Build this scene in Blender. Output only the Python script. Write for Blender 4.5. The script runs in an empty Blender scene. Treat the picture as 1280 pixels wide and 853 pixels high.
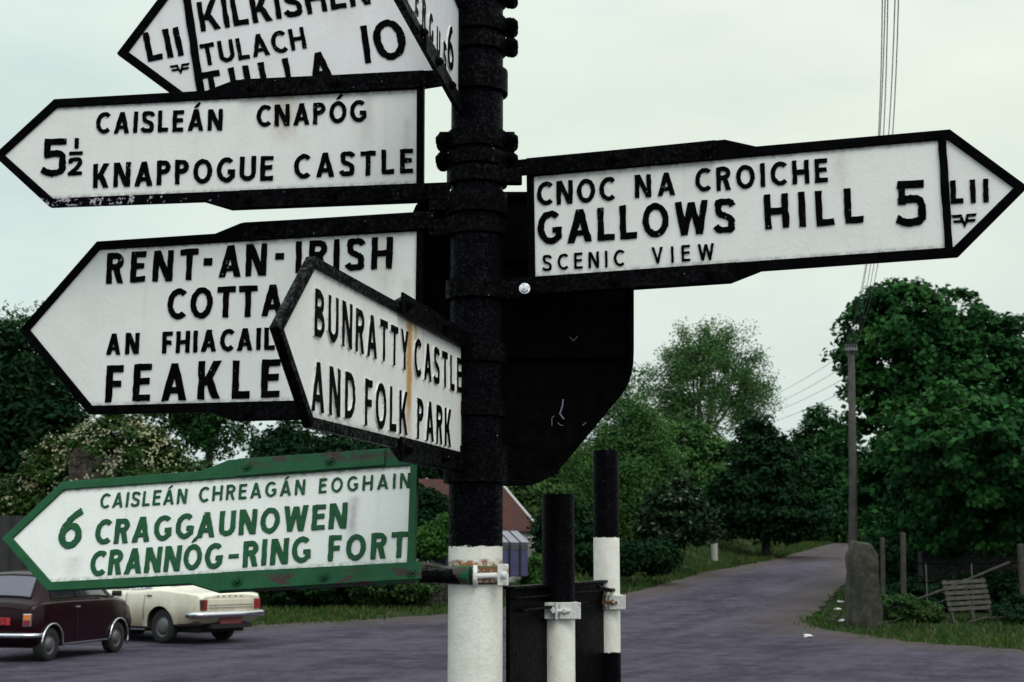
import bpy, bmesh, math, random
import numpy as np
from mathutils import Vector, Matrix, noise
R = math.radians
random.seed(7); rng = np.random.default_rng(7)
sc = bpy.context.scene
C = sc.collection

# ------------------------------------------------------------------ camera, world, sun, exposure
FPX = 1280 * 50 / 36.0
PITCH = math.atan(269 / FPX)
CP, SP = math.cos(PITCH), math.sin(PITCH)
EYE = 1.6
cd = bpy.data.cameras.new('camera'); cam = bpy.data.objects.new('camera', cd); C.objects.link(cam)
cam.location = (0, 0, EYE); cam.rotation_euler = (math.pi / 2 + PITCH, 0, 0)
cd.lens = 50; cd.sensor_width = 36; cd.clip_start = 0.05; cd.clip_end = 2000
cd.dof.use_dof = True; cd.dof.focus_distance = 3.95; cd.dof.aperture_fstop = 11
sc.camera = cam

SUN_EL, SUN_AZ = R(48), R(152)      # azimuth measured clockwise from +Y: behind the camera, a little to the right
w = bpy.data.worlds.new('World'); sc.world = w; w.use_nodes = True
nt = w.node_tree; nt.nodes.clear()
def wn(t, **k):
    n = nt.nodes.new(t)
    for a, b in k.items(): setattr(n, a, b)
    return n
wo = wn('ShaderNodeOutputWorld'); bg = wn('ShaderNodeBackground'); bg.inputs[1].default_value = 0.1
sky = wn('ShaderNodeTexSky', sky_type='NISHITA', sun_disc=False, sun_elevation=SUN_EL, sun_rotation=SUN_AZ)
tc = wn('ShaderNodeTexCoord'); sep = wn('ShaderNodeSeparateXYZ'); nt.links.new(tc.outputs['Generated'], sep.inputs[0])
ramp = wn('ShaderNodeValToRGB'); cr = ramp.color_ramp
cr.elements[0].position = 0.0; cr.elements[0].color = (.655, .735, .70, 1)
cr.elements[1].position = 1.0; cr.elements[1].color = (1.5, 1.55, 1.5, 1)
for p, c in ((.10, (.715, .79, .735, 1)), (.30, (.775, .84, .735, 1)), (.5, (.95, 1.0, .93, 1))):
    e = cr.elements.new(p); e.color = c
nt.links.new(sep.outputs['Z'], ramp.inputs[0])
# slow cloud relief in the overcast layer
cn = wn('ShaderNodeTexNoise'); cn.inputs['Scale'].default_value = 2.2; cn.inputs['Detail'].default_value = 5; cn.inputs['Roughness'].default_value = .55
mp = wn('ShaderNodeMapping'); mp.inputs['Scale'].default_value = (1, 1, 3); nt.links.new(tc.outputs['Generated'], mp.inputs[0]); nt.links.new(mp.outputs[0], cn.inputs['Vector'])
cr2 = wn('ShaderNodeValToRGB'); cr2.color_ramp.elements[0].position = .3; cr2.color_ramp.elements[0].color = (.80, .845, .89, 1)
cr2.color_ramp.elements[1].position = .7; cr2.color_ramp.elements[1].color = (1.07, 1.06, 1.03, 1)
nt.links.new(cn.outputs[0], cr2.inputs[0])
m1 = wn('ShaderNodeMix', data_type='RGBA', blend_type='MULTIPLY'); m1.inputs['Factor'].default_value = 1
nt.links.new(ramp.outputs[0], m1.inputs['A']); nt.links.new(cr2.outputs[0], m1.inputs['B'])
# towards the left the overcast is a little bluer
az = wn('ShaderNodeMapRange'); az.inputs['From Min'].default_value = -.45; az.inputs['From Max'].default_value = .1
nt.links.new(sep.outputs['X'], az.inputs[0])
m2 = wn('ShaderNodeMix', data_type='RGBA'); m2.inputs['A'].default_value = (.90, .965, 1.02, 1); m2.inputs['B'].default_value = (1, 1, 1, 1)
nt.links.new(az.outputs[0], m2.inputs['Factor'])
m3 = wn('ShaderNodeMix', data_type='RGBA', blend_type='MULTIPLY'); m3.inputs['Factor'].default_value = 1
nt.links.new(m1.outputs['Result'], m3.inputs['A']); nt.links.new(m2.outputs['Result'], m3.inputs['B'])
m4 = wn('ShaderNodeMix', data_type='RGBA', blend_type='MULTIPLY'); m4.inputs['Factor'].default_value = 1
m4.inputs['B'].default_value = (10, 10, 10, 1); nt.links.new(m3.outputs['Result'], m4.inputs['A'])
m5 = wn('ShaderNodeMix', data_type='RGBA'); m5.inputs['Factor'].default_value = .05
nt.links.new(m4.outputs['Result'], m5.inputs['A']); nt.links.new(sky.outputs[0], m5.inputs['B'])
nt.links.new(m5.outputs['Result'], bg.inputs[0]); nt.links.new(bg.outputs[0], wo.inputs[0])

sl = bpy.data.lights.new('sun', 'SUN'); sl.energy = 1.3; sl.angle = R(32); sl.color = (1, .97, .92)
so = bpy.data.objects.new('sun', sl); C.objects.link(so)
sd = Vector((math.sin(SUN_AZ) * math.cos(SUN_EL), math.cos(SUN_AZ) * math.cos(SUN_EL), math.sin(SUN_EL)))
so.rotation_euler = sd.to_track_quat('Z', 'Y').to_euler(); so.location = (0, 0, 30)
vs = sc.view_settings; vs.view_transform = 'Standard'; vs.look = 'None'; vs.exposure = 0.12; vs.gamma = 1; vs.use_curve_mapping = False
sc.cycles.max_bounces = 6; sc.cycles.transparent_max_bounces = 8
try: sc.cycles.use_denoising = True
except Exception: pass

# ------------------------------------------------------------------ helpers
def ray(px, py):
    u = (px - 640) / FPX; v = (426.5 - py) / FPX
    return Vector((u, CP - v * SP, SP + v * CP))
def at(px, py, Y):
    r = ray(px, py); return Vector((r.x * Y / r.y, Y, EYE + r.z * Y / r.y))
def smooth(a, b, x):
    t = min(1, max(0, (x - a) / (b - a))); return t * t * (3 - 2 * t)

def mat(name, base, rough=.6, metal=0, var=0, vscale=8, base2=None, lo=.4, hi=.65, bump=0, bscale=60, spec=.5, detail=5, coat=0):
    m = bpy.data.materials.new(name); m.use_nodes = True; t = m.node_tree; b = t.nodes['Principled BSDF']
    b.inputs['Base Color'].default_value = (*base, 1); b.inputs['Roughness'].default_value = rough; b.inputs['Metallic'].default_value = metal
    b.inputs['Specular IOR Level'].default_value = spec; b.inputs['Coat Weight'].default_value = coat
    tcn = t.nodes.new('ShaderNodeTexCoord')
    if base2:
        n = t.nodes.new('ShaderNodeTexNoise'); n.inputs['Scale'].default_value = vscale; n.inputs['Detail'].default_value = detail; n.inputs['Roughness'].default_value = .62
        t.links.new(tcn.outputs['Object'], n.inputs['Vector'])
        r = t.nodes.new('ShaderNodeMapRange'); r.inputs[1].default_value = lo; r.inputs[2].default_value = hi; t.links.new(n.outputs[0], r.inputs[0])
        x = t.nodes.new('ShaderNodeMix'); x.data_type = 'RGBA'; x.inputs['A'].default_value = (*base, 1); x.inputs['B'].default_value = (*base2, 1)
        t.links.new(r.outputs[0], x.inputs['Factor']); t.links.new(x.outputs['Result'], b.inputs['Base Color']); m['mix'] = x.name
    if bump:
        n = t.nodes.new('ShaderNodeTexNoise'); n.inputs['Scale'].default_value = bscale; n.inputs['Detail'].default_value = 4
        t.links.new(tcn.outputs['Object'], n.inputs['Vector'])
        bp = t.nodes.new('ShaderNodeBump'); bp.inputs['Strength'].default_value = bump; bp.inputs['Distance'].default_value = .01
        t.links.new(n.outputs[0], bp.inputs['Height']); t.links.new(bp.outputs[0], b.inputs['Normal'])
    return m

class NG:
    """tiny node-expression helper bound to one material"""
    def __init__(s, m): s.t = m.node_tree; s.b = s.t.nodes['Principled BSDF']
    def n(s, ty, **k):
        q = s.t.nodes.new(ty)
        for a, b in k.items(): setattr(q, a, b)
        return q
    def put(s, sock, v):
        if hasattr(v, 'is_output'): s.t.links.new(v, sock)
        elif isinstance(v, tuple): sock.default_value = (*v, 1) if len(v) == 3 and len(sock.default_value) == 4 else v
        else: sock.default_value = v
    def obj(s): return s.n('ShaderNodeTexCoord').outputs['Object']
    def xyz(s, v): q = s.n('ShaderNodeSeparateXYZ'); s.put(q.inputs[0], v); return q.outputs
    def math(s, op, a, b=0.0, c=0.0, clamp=False):
        q = s.n('ShaderNodeMath', operation=op, use_clamp=clamp); s.put(q.inputs[0], a); s.put(q.inputs[1], b); s.put(q.inputs[2], c); return q.outputs[0]
    def noise(s, v, scale, detail=4, rough=.6, dist=0):
        q = s.n('ShaderNodeTexNoise'); s.put(q.inputs['Vector'], v); q.inputs['Scale'].default_value = scale; q.inputs['Detail'].default_value = detail
        q.inputs['Roughness'].default_value = rough; q.inputs['Distortion'].default_value = dist; return q.outputs[0]
    def scale(s, v, k):
        q = s.n('ShaderNodeMapping'); s.put(q.inputs[0], v); q.inputs['Scale'].default_value = k; return q.outputs[0]
    def rng(s, v, a, b, c=0.0, d=1.0, st='LINEAR'):
        q = s.n('ShaderNodeMapRange', interpolation_type=st); s.put(q.inputs[0], v)
        for i, x in enumerate((a, b, c, d)): s.put(q.inputs[i + 1], x)
        return q.outputs[0]
    def mix(s, f, a, b):
        q = s.n('ShaderNodeMix', data_type='RGBA'); s.put(q.inputs['Factor'], f); s.put(q.inputs['A'], a); s.put(q.inputs['B'], b); return q.outputs['Result']
    def bump(s, h, st, dist=.005):
        q = s.n('ShaderNodeBump'); q.inputs['Strength'].default_value = st; q.inputs['Distance'].default_value = dist; s.put(q.inputs['Height'], h); s.put(s.b.inputs['Normal'], q.outputs[0])

def new_mat(name, rough=.5, spec=.5):
    m = bpy.data.materials.new(name); m.use_nodes = True; g = NG(m)
    g.b.inputs['Roughness'].default_value = rough; g.b.inputs['Specular IOR Level'].default_value = spec
    return m, g

def link(name, me, material=None, parent=None, bevel=0, smooth_=False):
    o = bpy.data.objects.new(name, me); C.objects.link(o)
    if material is not None:
        for mm in (material if isinstance(material, (list, tuple)) else [material]): me.materials.append(mm)
    if parent is not None: o.parent = parent
    if smooth_:
        me.polygons.foreach_set('use_smooth', [True] * len(me.polygons))
    if bevel:
        b = o.modifiers.new('bevel', 'BEVEL'); b.width = bevel; b.segments = 2; b.limit_method = 'ANGLE'; b.angle_limit = R(35)
    return o
def obj(name, bm, material=None, parent=None, bevel=0, smooth_=False):
    me = bpy.data.meshes.new(name); bmesh.ops.recalc_face_normals(bm, faces=bm.faces[:]); bm.to_mesh(me); bm.free()
    return link(name, me, material, parent, bevel, smooth_)
def tag(o, label=None, cat=None, group=None, kind=None):
    if label: o['label'] = label
    if cat: o['category'] = cat
    if group: o['group'] = group
    if kind: o['kind'] = kind
    return o
def thing(name, label, cat, loc=(0, 0, 0), rz=0, group=None, matrix=None):
    o = bpy.data.objects.new(name, None); C.objects.link(o); o.empty_display_size = .2
    if matrix is not None: o.matrix_world = matrix
    else: o.location = loc; o.rotation_euler = (0, 0, rz)
    return tag(o, label, cat, group)

def add_box(bm, x0, x1, y0, y1, z0, z1, M=None):
    vs = [Vector((x, y, z)) for x in (x0, x1) for y in (y0, y1) for z in (z0, z1)]
    if M is not None: vs = [M @ v for v in vs]
    v = [bm.verts.new(p) for p in vs]
    for f in ((0, 1, 3, 2), (4, 6, 7, 5), (0, 4, 5, 1), (2, 3, 7, 6), (0, 2, 6, 4), (1, 5, 7, 3)): bm.faces.new([v[i] for i in f])
def add_tube(bm, pts, rad, n=8, cap=True):
    pts = [Vector(p) for p in pts]; rings = []
    rad = rad if isinstance(rad, (list, tuple)) else [rad] * len(pts)
    ref = None
    for i, p in enumerate(pts):
        d = (pts[min(i + 1, len(pts) - 1)] - pts[max(i - 1, 0)]).normalized()
        if ref is None: ref = Vector((0, 0, 1)) if abs(d.z) < .9 else Vector((1, 0, 0))
        a = (ref - d * ref.dot(d)).normalized(); ref = a; b = d.cross(a)
        rings.append([bm.verts.new(p + (a * math.cos(k * 2 * math.pi / n) + b * math.sin(k * 2 * math.pi / n)) * rad[i]) for k in range(n)])
    for r0, r1 in zip(rings, rings[1:]):
        for k in range(n): bm.faces.new((r0[k], r0[(k + 1) % n], r1[(k + 1) % n], r1[k]))
    if cap:
        bm.faces.new(rings[0][::-1]); bm.faces.new(rings[-1])
def add_prism(bm, poly, y0, y1, axis='y', M=None):
    """poly in the local x-z plane, extruded along y"""
    f = (lambda p, t: Vector((p[0], t, p[1]))) if axis == 'y' else (lambda p, t: Vector((t, p[0], p[1]))) if axis == 'x' else (lambda p, t: Vector((p[0], p[1], t)))
    A = [f(p, y0) for p in poly]; B = [f(p, y1) for p in poly]
    if M is not None: A = [M @ v for v in A]; B = [M @ v for v in B]
    A = [bm.verts.new(v) for v in A]; B = [bm.verts.new(v) for v in B]
    n = len(poly)
    for i in range(n): bm.faces.new((A[i], A[(i + 1) % n], B[(i + 1) % n], B[i]))
    bm.faces.new(A[::-1]); bm.faces.new(B)
def add_hexbolt(bm, c, axis, r=.014, h=.011, washer=True, dome=False):
    """hex head on a round washer, standing out along axis"""
    a = Vector(axis).normalized(); c = Vector(c)
    if washer: add_tube(bm, [c - a * .002, c + a * .003], r * 1.45, 14); c = c + a * .003
    add_tube(bm, [c, c + a * h], r, 6)
    if dome: add_tube(bm, [c + a * h, c + a * (h + r * .35), c + a * (h + r * .6)], [r * .85, r * .6, r * .2], 8)
    else: add_tube(bm, [c + a * h, c + a * (h + .004)], r * .5, 8)

# ------------------------------------------------------------------ materials
def black_paint(name, chip=.0, lowchip=False, gloss=.05, fs=55):
    m, g = new_mat(name, .42, .04)
    o = g.obj(); big = g.noise(o, 9, 3); fine = g.noise(o, fs, 5, .65)
    col = g.mix(g.rng(g.noise(o, 26, 4), .35, .7), (.0012, .0012, .0014), (.004, .0038, .005))
    # flaked spots down to the grey undercoat
    thr = g.math('SUBTRACT', .76 - chip, g.math('MULTIPLY', g.math('SUBTRACT', big, .5), .25))
    if lowchip:
        x, y, z = g.xyz(o)
        msk = g.math('MULTIPLY', g.rng(z, -.12, -.15), g.rng(x, -.45, -1.0))
        thr = g.math('SUBTRACT', thr, g.math('MULTIPLY', msk, .21))
    fl = g.rng(g.math('SUBTRACT', fine, thr), .0, .02)
    col = g.mix(fl, col, (.40, .38, .44))
    g.put(g.b.inputs['Base Color'], col)
    g.put(g.b.inputs['Roughness'], g.rng(fine, .3, .7, .3, .55)); g.put(g.b.inputs['Specular IOR Level'], g.rng(g.noise(o, 95, 5, .75), .5, .75, .01, gloss))
    g.bump(g.math('ADD', g.noise(o, 130, 4), g.math('MULTIPLY', fl, -.5)), .35, .004)
    return m
M = {}
M['black'] = black_paint('black_paint', .0, gloss=.02)
M['black_worn'] = black_paint('black_paint_worn', .05, gloss=.2); M['black_gloss'] = black_paint('black_paint_glossy', .02, gloss=.5)
M['black_flaked'] = black_paint('black_paint_flaked', .03, True)
M['black_letter'] = black_paint('black_letter_paint', .075, fs=110)

def green_paint(name, rust=True):
    m, g = new_mat(name, .45, .2); o = g.obj()
    col = g.mix(g.rng(g.noise(o, 18, 4), .35, .7), (.008, .070, .026), (.013, .096, .037))
    if rust:
        x, y, z = g.xyz(o)
        k = g.noise(g.scale(o, (9, 9, 26)), 1.0, 5, .6, .4)
        band = g.math('ADD', g.rng(z, .155, .175), g.rng(z, -.15, -.165), clamp=True)
        r = g.math('MULTIPLY', g.rng(k, .50, .53), g.math('MULTIPLY', band, g.rng(x, -.52, -.42)))
        col = g.mix(r, col, g.mix(g.noise(o, 60, 3), (.022, .014, .012), (.07, .05, .045)))
    fl = g.rng(g.noise(o, 70, 4), .735, .75); col = g.mix(fl, col, (.45, .5, .47))
    g.put(g.b.inputs['Base Color'], col); g.bump(g.noise(o, 90, 4), .35, .004)
    return m
M['green'] = green_paint('green_paint'); M['green_letter'] = green_paint('green_letter_paint', False)

def white_face(name, stains=(), tint=(.82, .83, .81), grime=.8, H=.1415):
    """painted cast plate; stains = (u, v0, v1, half width, colour, strength) run down the plate as weathering with a shape of its own"""
    m, g = new_mat(name, .48, .4); o = g.obj(); x, y, z = g.xyz(o)
    n1 = g.noise(o, 7, 5, .65); n2 = g.noise(o, 45, 5, .7); n3 = g.noise(o, 160, 3)
    col = g.mix(g.math('MULTIPLY', g.rng(n1, .45, .8), grime * .6), tint, (.64, .63, .61))
    col = g.mix(g.rng(n2, .60, .82, 0, .45 * grime), col, (.42, .40, .38))
    col = g.mix(g.rng(n3, .70, .72, 0, .75), col, (.16, .14, .13))          # pits
    streak = g.noise(g.scale(o, (26, 26, 1.6)), 1.0, 4, .6)
    col = g.mix(g.rng(streak, .56, .8, 0, .35 * grime), col, (.50, .46, .42))
    for (u, v0, v1, hw, c, st) in stains:
        wob = g.math('MULTIPLY', g.math('SUBTRACT', g.noise(g.scale(o, (8, 8, 8)), 1, 3), .5), hw * .9)
        dx = g.math('ABSOLUTE', g.math('ADD', g.math('SUBTRACT', x, u), wob))
        k = g.rng(dx, hw, 0, 0, 1, 'SMOOTHSTEP')
        k = g.math('MULTIPLY', k, g.rng(z, v1, v1 + (v0 - v1) * .45))
        k = g.math('MULTIPLY', k, g.rng(z, v0 + .012, v0 - .004))
        k = g.math('MULTIPLY', k, g.rng(n2, .28, .62, .35, 1))
        col = g.mix(g.math('MULTIPLY', k, st), col, c)
    ed = g.math('MULTIPLY', g.rng(g.math('ABSOLUTE', z), H - .014, H - .001), g.rng(n2, .38, .6)); col = g.mix(g.math('MULTIPLY', ed, .75), col, (.17, .155, .15))
    g.put(g.b.inputs['Base Color'], col)
    g.bump(g.math('ADD', g.noise(o, 75, 4), g.math('MULTIPLY', n3, .4)), .22, .004)
    return m
M['letter_side'] = mat('letter_side_paint', (.70, .71, .69), .5, base2=(.35, .34, .33), vscale=70, lo=.5, hi=.75)
M['steel'] = mat('bare_steel', (.55, .57, .62), .35, 1, bump=.2, bscale=200)
M['galv'] = mat('painted_clamp_white', (.68, .69, .68), .5, base2=(.30, .20, .12), vscale=35, lo=.6, hi=.74, bump=.3, bscale=90)
M['rust'] = mat('rusty_bolt', (.16, .07, .03), .8, base2=(.45, .42, .38), vscale=80, lo=.5, hi=.6, bump=.4, bscale=150)

def banded_post(name, zb, zlow=None, rust=None, gloss=.10):
    """post painted black over white; ragged brush edge at height zb (object space)"""
    m, g = new_mat(name, .42, .04); o = g.obj(); x, y, z = g.xyz(o)
    wob = g.math('MULTIPLY', g.math('SUBTRACT', g.noise(g.scale(o, (30, 30, 60)), 1, 4, .7), .5), .022)
    zz = g.math('ADD', z, wob)
    n = g.noise(o, 14, 5, .65); n2 = g.noise(o, 60, 4, .7)
    white = g.mix(g.rng(n, .4, .75, 0, .7), (.78, .78, .72), (.58, .56, .48))
    white = g.mix(g.rng(n2, .63, .75, 0, .6), white, (.36, .33, .27))
    streak = g.noise(g.scale(o, (40, 40, 2.0)), 1, 4); white = g.mix(g.rng(streak, .56, .75, 0, .35), white, (.46, .36, .22))
    if rust:
        for zr, hw in rust:
            k = g.rng(g.math('ABSOLUTE', g.math('SUBTRACT', zz, zr)), hw, hw * .4)
            white = g.mix(g.math('MULTIPLY', k, g.rng(n2, .36, .56)), white, g.mix(n, (.10, .035, .012), (.36, .17, .05)))
    blk = g.mix(g.rng(n2, .725, .74), g.mix(g.rng(n, .35, .7), (.0012, .0012, .0014), (.004, .0038, .005)), (.32, .32, .38))
    k = g.rng(zz, zb - .0015, zb + .0015)
    if zlow is not None: k = g.math('ADD', k, g.rng(zz, zlow + .0015, zlow - .0015), clamp=True)
    g.put(g.b.inputs['Base Color'], g.mix(k, white, blk)); g.put(g.b.inputs['Specular Tint'], g.mix(k, (1, 1, 1), (.62, .62, 1)))
    g.put(g.b.inputs['Roughness'], g.rng(n2, .3, .7, .3, .5)); g.put(g.b.inputs['Specular IOR Level'], g.math('ADD', g.math('MULTIPLY', g.rng(g.noise(o, 120, 5, .8), .5, .72, .01, gloss), k), g.math('MULTIPLY', g.math('SUBTRACT', 1.0, k), .35)))
    g.bump(g.math('ADD', g.noise(o, 60, 4), g.math('MULTIPLY', n2, .7)), .25, .006)
    return m
# ------------------------------------------------------------------ cast lettering: every glyph is a set of strokes (cap height 1)
def arc(cx, cy, rx, ry, a0, a1, n=14):
    return [(cx + rx * math.cos(R(a0 + (a1 - a0) * i / n)), cy + ry * math.sin(R(a0 + (a1 - a0) * i / n))) for i in range(n + 1)]
def ribbon(pts, t):
    L, Rr = [], []
    for i, p in enumerate(pts):
        a = Vector(pts[max(i - 1, 0)]); b = Vector(pts[min(i + 1, len(pts) - 1)]); p = Vector(p)
        if 0 < i < len(pts) - 1:
            d0 = (p - a).normalized(); d1 = (b - p).normalized(); d = (d0 + d1).normalized(); k = 1 / max(.5, d.dot(d0))
        else: d = (b - a).normalized(); k = 1
        n = Vector((-d.y, d.x)); L.append(p + n * t / 2 * k); Rr.append(p - n * t / 2 * k)
    return [tuple(q) for q in L] + [tuple(q) for q in Rr[::-1]]
def spl(P, n=5):
    o = []
    for i in range(len(P) - 1):
        p0, p1, p2, p3 = (Vector(P[max(i - 1, 0)]), Vector(P[i]), Vector(P[i + 1]), Vector(P[min(i + 2, len(P) - 1)]))
        for k in range(n):
            s = k / n; o.append(tuple(.5 * ((2 * p1) + (p2 - p0) * s + (2 * p0 - 5 * p1 + 4 * p2 - p3) * s * s + (3 * p1 - p0 - 3 * p2 + p3) * s ** 3)))
    return o + [P[-1]]
def glyph(ch, t):
    """-> width, [('poly', outline) | ('ring', outer, inner)]"""
    h = t / 2; P = []
    rect = lambda x0, y0, x1, y1: P.append(('poly', [(x0, y0), (x1, y0), (x1, y1), (x0, y1)]))
    def leg(x0, y0, x1, y1, k=1.08): P.append(('poly', [(x0, y0), (x0 + t * k, y0), (x1 + t * k, y1), (x1, y1)]))
    rib = lambda pts, tt=t: P.append(('rib', ribbon(pts, tt)))
    if ch in 'I1': w = t; rect(0, 0, t, 1)
    elif ch == 'L': w = .50; rect(0, 0, t, 1); rect(t * .6, 0, w, t)
    elif ch == 'E':
        w = .52; rect(0, 0, t, 1); rect(t * .6, 0, w, t * .95); rect(t * .6, 1 - t * .95, w, 1); rect(t * .6, .53 - h * .95, w * .92, .53 + h * .95)
    elif ch == 'F': w = .50; rect(0, 0, t, 1); rect(t * .6, 1 - t * .95, w, 1); rect(t * .6, .50 - h * .95, w * .9, .50 + h * .95)
    elif ch == 'H': w = .68; rect(0, 0, t, 1); rect(w - t, 0, w, 1); rect(t * .6, .5 - h, w - t * .6, .5 + h)
    elif ch == 'T': w = .62; rect(0, 1 - t, w, 1); rect(w / 2 - h, 0, w / 2 + h, 1 - t * .4)
    elif ch == 'N': w = .66 + (t - .15); rect(0, 0, t, 1); rect(w - t, 0, w, 1); leg(w - t * 1.25, 0, 0, 1, 1.25)
    elif ch == 'K': w = .66; rect(0, 0, t, 1); leg(t * .55, .36, w - t * 1.2, 1, 1.2); leg(w - t * 1.25, 0, w * .28, .56, 1.2)
    elif ch in 'AÁ':
        w = .74; c = w / 2; leg(0, 0, c - t * .56, 1, 1.12); leg(w - t * 1.12, 0, c - t * .56, 1, 1.12); rect(w * .2, .20, w * .8, .20 + t * .85)
        if ch == 'Á': P.append(('poly', [(c - .10, 1.08), (c + .10, 1.14), (c + .20, 1.14 + t * .95), (c + .12, 1.16 + t * .95), (c - .02, 1.10 + t * .6)]))
    elif ch == 'V': w = .70; c = w / 2; leg(c - t * .5, 0, 0, 1, 1.05); leg(c - t * .55, 0, w - t * 1.1, 1, 1.05)
    elif ch == 'W':
        w = .98; a, b = w * .27, w * .73; k = 1.05
        leg(a - t * .52, 0, 0, 1, k); leg(a - t * .52, 0, w / 2 - t * .52, .96, k); leg(b - t * .52, 0, w / 2 - t * .52, .96, k); leg(b - t * .52, 0, w - t * k, 1, k)
    elif ch == 'Y': w = .66; c = w / 2; leg(c - t * .55, .42, 0, 1, 1.12); leg(c - t * .55, .42, w - t * 1.12, 1, 1.12); rect(c - h, 0, c + h, .46)
    elif ch == 'U': w = .66; r = w / 2 - h; rib([(h, 1), (h, .7)] + arc(w / 2, h + r * .95, r, r * .95, 180, 360) + [(w - h, .7), (w - h, 1)])
    elif ch in 'OÓ0':
        w = .78 if ch != '0' else .66
        P.append(('ring', arc(w / 2, .5, w / 2, .51, 0, 360, 36)[:-1], arc(w / 2, .5, w / 2 - t, .51 - t, 0, 360, 36)[:-1]))
        if ch == 'Ó': c = w / 2; P.append(('poly', [(c - .10, 1.08), (c + .10, 1.14), (c + .22, 1.14 + t * .9), (c + .12, 1.17 + t * .9), (c - .02, 1.10 + t * .6)]))
    elif ch == 'C': w = .66; rib(arc(.40, .5, .40 - h, .51 - h, 48, 312, 24))
    elif ch == 'G':
        w = .74; rib(arc(.40, .5, .40 - h, .51 - h, 48, 330, 24)); rect(w - t, .16, w, .50); rect(.46, .50 - t * .9, w - t * .4, .50)
    elif ch == 'S':
        w = .58; rib(spl([(w - .055, .79), (w * .78, .92 - h * .25), (w * .5, 1.005 - h), (w * .2, .93 - h * .3), (h + .015, .75), (w * .24, .58), (w * .52, .50), (w * .80, .40), (w - h - .005, .24), (w * .80, .08 + h * .3), (w * .47, h - .005), (w * .2, .07 + h * .3), (.035, .21)]))
    elif ch in 'PR':
        w = .56 if ch == 'P' else .60; yb = .44; r = (1 - h - (yb + h)) / 2; cx = w - h - r
        rect(0, 0, t, 1); rib([(t * .6, 1 - h), (cx, 1 - h)] + arc(cx, yb + h + r, r, r, 90, -90, 12)[1:-1] + [(cx, yb + h), (t * .6, yb + h)])
        if ch == 'R': leg(w - t * 1.1, 0, w * .40, yb + t * .4, 1.1)
    elif ch == 'B':
        w = .60; rect(0, 0, t, 1)
        for y0, y1, ww in ((.48, 1, .56), (0, .56, w)):
            r = (y1 - y0 - t) / 2; cx = ww - h - r
            rib([(t * .6, y1 - h), (cx, y1 - h)] + arc(cx, (y0 + y1) / 2, r, r, 90, -90, 12)[1:-1] + [(cx, y0 + h), (t * .6, y0 + h)])
    elif ch == 'D':
        w = .68; rx = w - h - .28; rect(0, 0, t, 1); rib([(t * .6, 1 - h), (.28, 1 - h)] + arc(.28, .5, rx, .5 - h, 90, -90, 16)[1:-1] + [(.28, h), (t * .6, h)])
    elif ch == '5':
        w = .68; rect(.08, 1 - t, w * .98, 1); rect(.08, .48, .08 + t, 1 - t * .5)
        rib(spl([(.10, .535), (.24, .60 - h * .2), (.40, .62 - h * .3), (.56, .55), (w - h, .33), (.58, .10 + h * .4), (.38, h - .01), (.2, .05 + h * .5), (.045, .17)]))
    elif ch == '6':
        w = .62; P.append(('ring', arc(w / 2, .33, w / 2, .335, 0, 360, 28)[:-1], arc(w / 2, .33, w / 2 - t * .95, .335 - t * .95, 0, 360, 28)[:-1]))
        rib(spl([(w * .9, .97), (w * .55, .83), (w * .22, .58), (h * .95, .36)]), t * .95)
    elif ch == '2':
        w = .70; rect(0, 0, w, t); rib(spl([(h, .70), (w * .2, .88), (w * .48, 1 - h), (w * .78, .88), (w * .85, .68), (w * .66, .46), (w * .36, .24), (.10, t * .55)]))
    elif ch == '-': w = 1.6; rect(0, 0, w, .45)
    elif ch == '·': w = 1.0; rect(0, .0, w, 1.0)
    else: w = .3
    return w, P

def resample(poly, step):
    o = []
    for i, p in enumerate(poly):
        q = poly[(i + 1) % len(poly)]; d = math.dist(p, q); n = max(1, int(d / step))
        for k in range(n): o.append((p[0] + (q[0] - p[0]) * k / n, p[1] + (q[1] - p[1]) * k / n))
    return o
def inset(poly, d):
    n = len(poly); area = sum(poly[i][0] * poly[(i + 1) % n][1] - poly[(i + 1) % n][0] * poly[i][1] for i in range(n)); s = 1 if area > 0 else -1
    o = []
    for i in range(n):
        a, p, b = Vector(poly[i - 1]), Vector(poly[i]), Vector(poly[(i + 1) % n])
        d0 = (p - a); d1 = (b - p)
        if d0.length < 1e-9 or d1.length < 1e-9: o.append(tuple(p)); continue
        d0.normalize(); d1.normalize(); n0 = Vector((-d0.y, d0.x)) * s; n1 = Vector((-d1.y, d1.x)) * s
        m = n0 + n1; m = m.normalized() if m.length > .2 else n0
        k = 1 / max(.45, m.dot(n0)); q = p + m * d * k; o.append((q.x, q.y))
    return o
def raised(bm, outlines, h, b, top_mat=0, side_mat=0, strip=False):
    """outlines: 1 (solid) or 2 (ring) loops in (u, v); raises them by h towards -Y with a bevel b"""
    loops = []
    for li, pl in enumerate(outlines):
        ins = inset(pl, b if li == 0 else -b)
        loops.append([[bm.verts.new((u, y, v)) for u, v in P] for P, y in ((pl, .0015), (pl, -(h - b * .8)), (ins, -h))])
    for A, B, T in loops:
        n = len(A)
        for i in range(n):
            j = (i + 1) % n
            f = bm.faces.new((A[i], A[j], B[j], B[i])); f.material_index = side_mat
            f = bm.faces.new((B[i], B[j], T[j], T[i])); f.material_index = top_mat
    if strip:
        T = loops[0][2]; n = len(T)
        for i in range(n // 2 - 1):
            f = bm.faces.new((T[i], T[i + 1], T[n - 2 - i], T[n - 1 - i])); f.material_index = top_mat
    elif len(loops) == 1:
        f = bm.faces.new(loops[0][2]); f.material_index = top_mat
    else:
        n = len(loops[0][2])
        for i in range(n):
            j = (i + 1) % n; f = bm.faces.new((loops[0][2][i], loops[0][2][j], loops[1][2][j], loops[1][2][i])); f.material_index = top_mat
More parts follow.
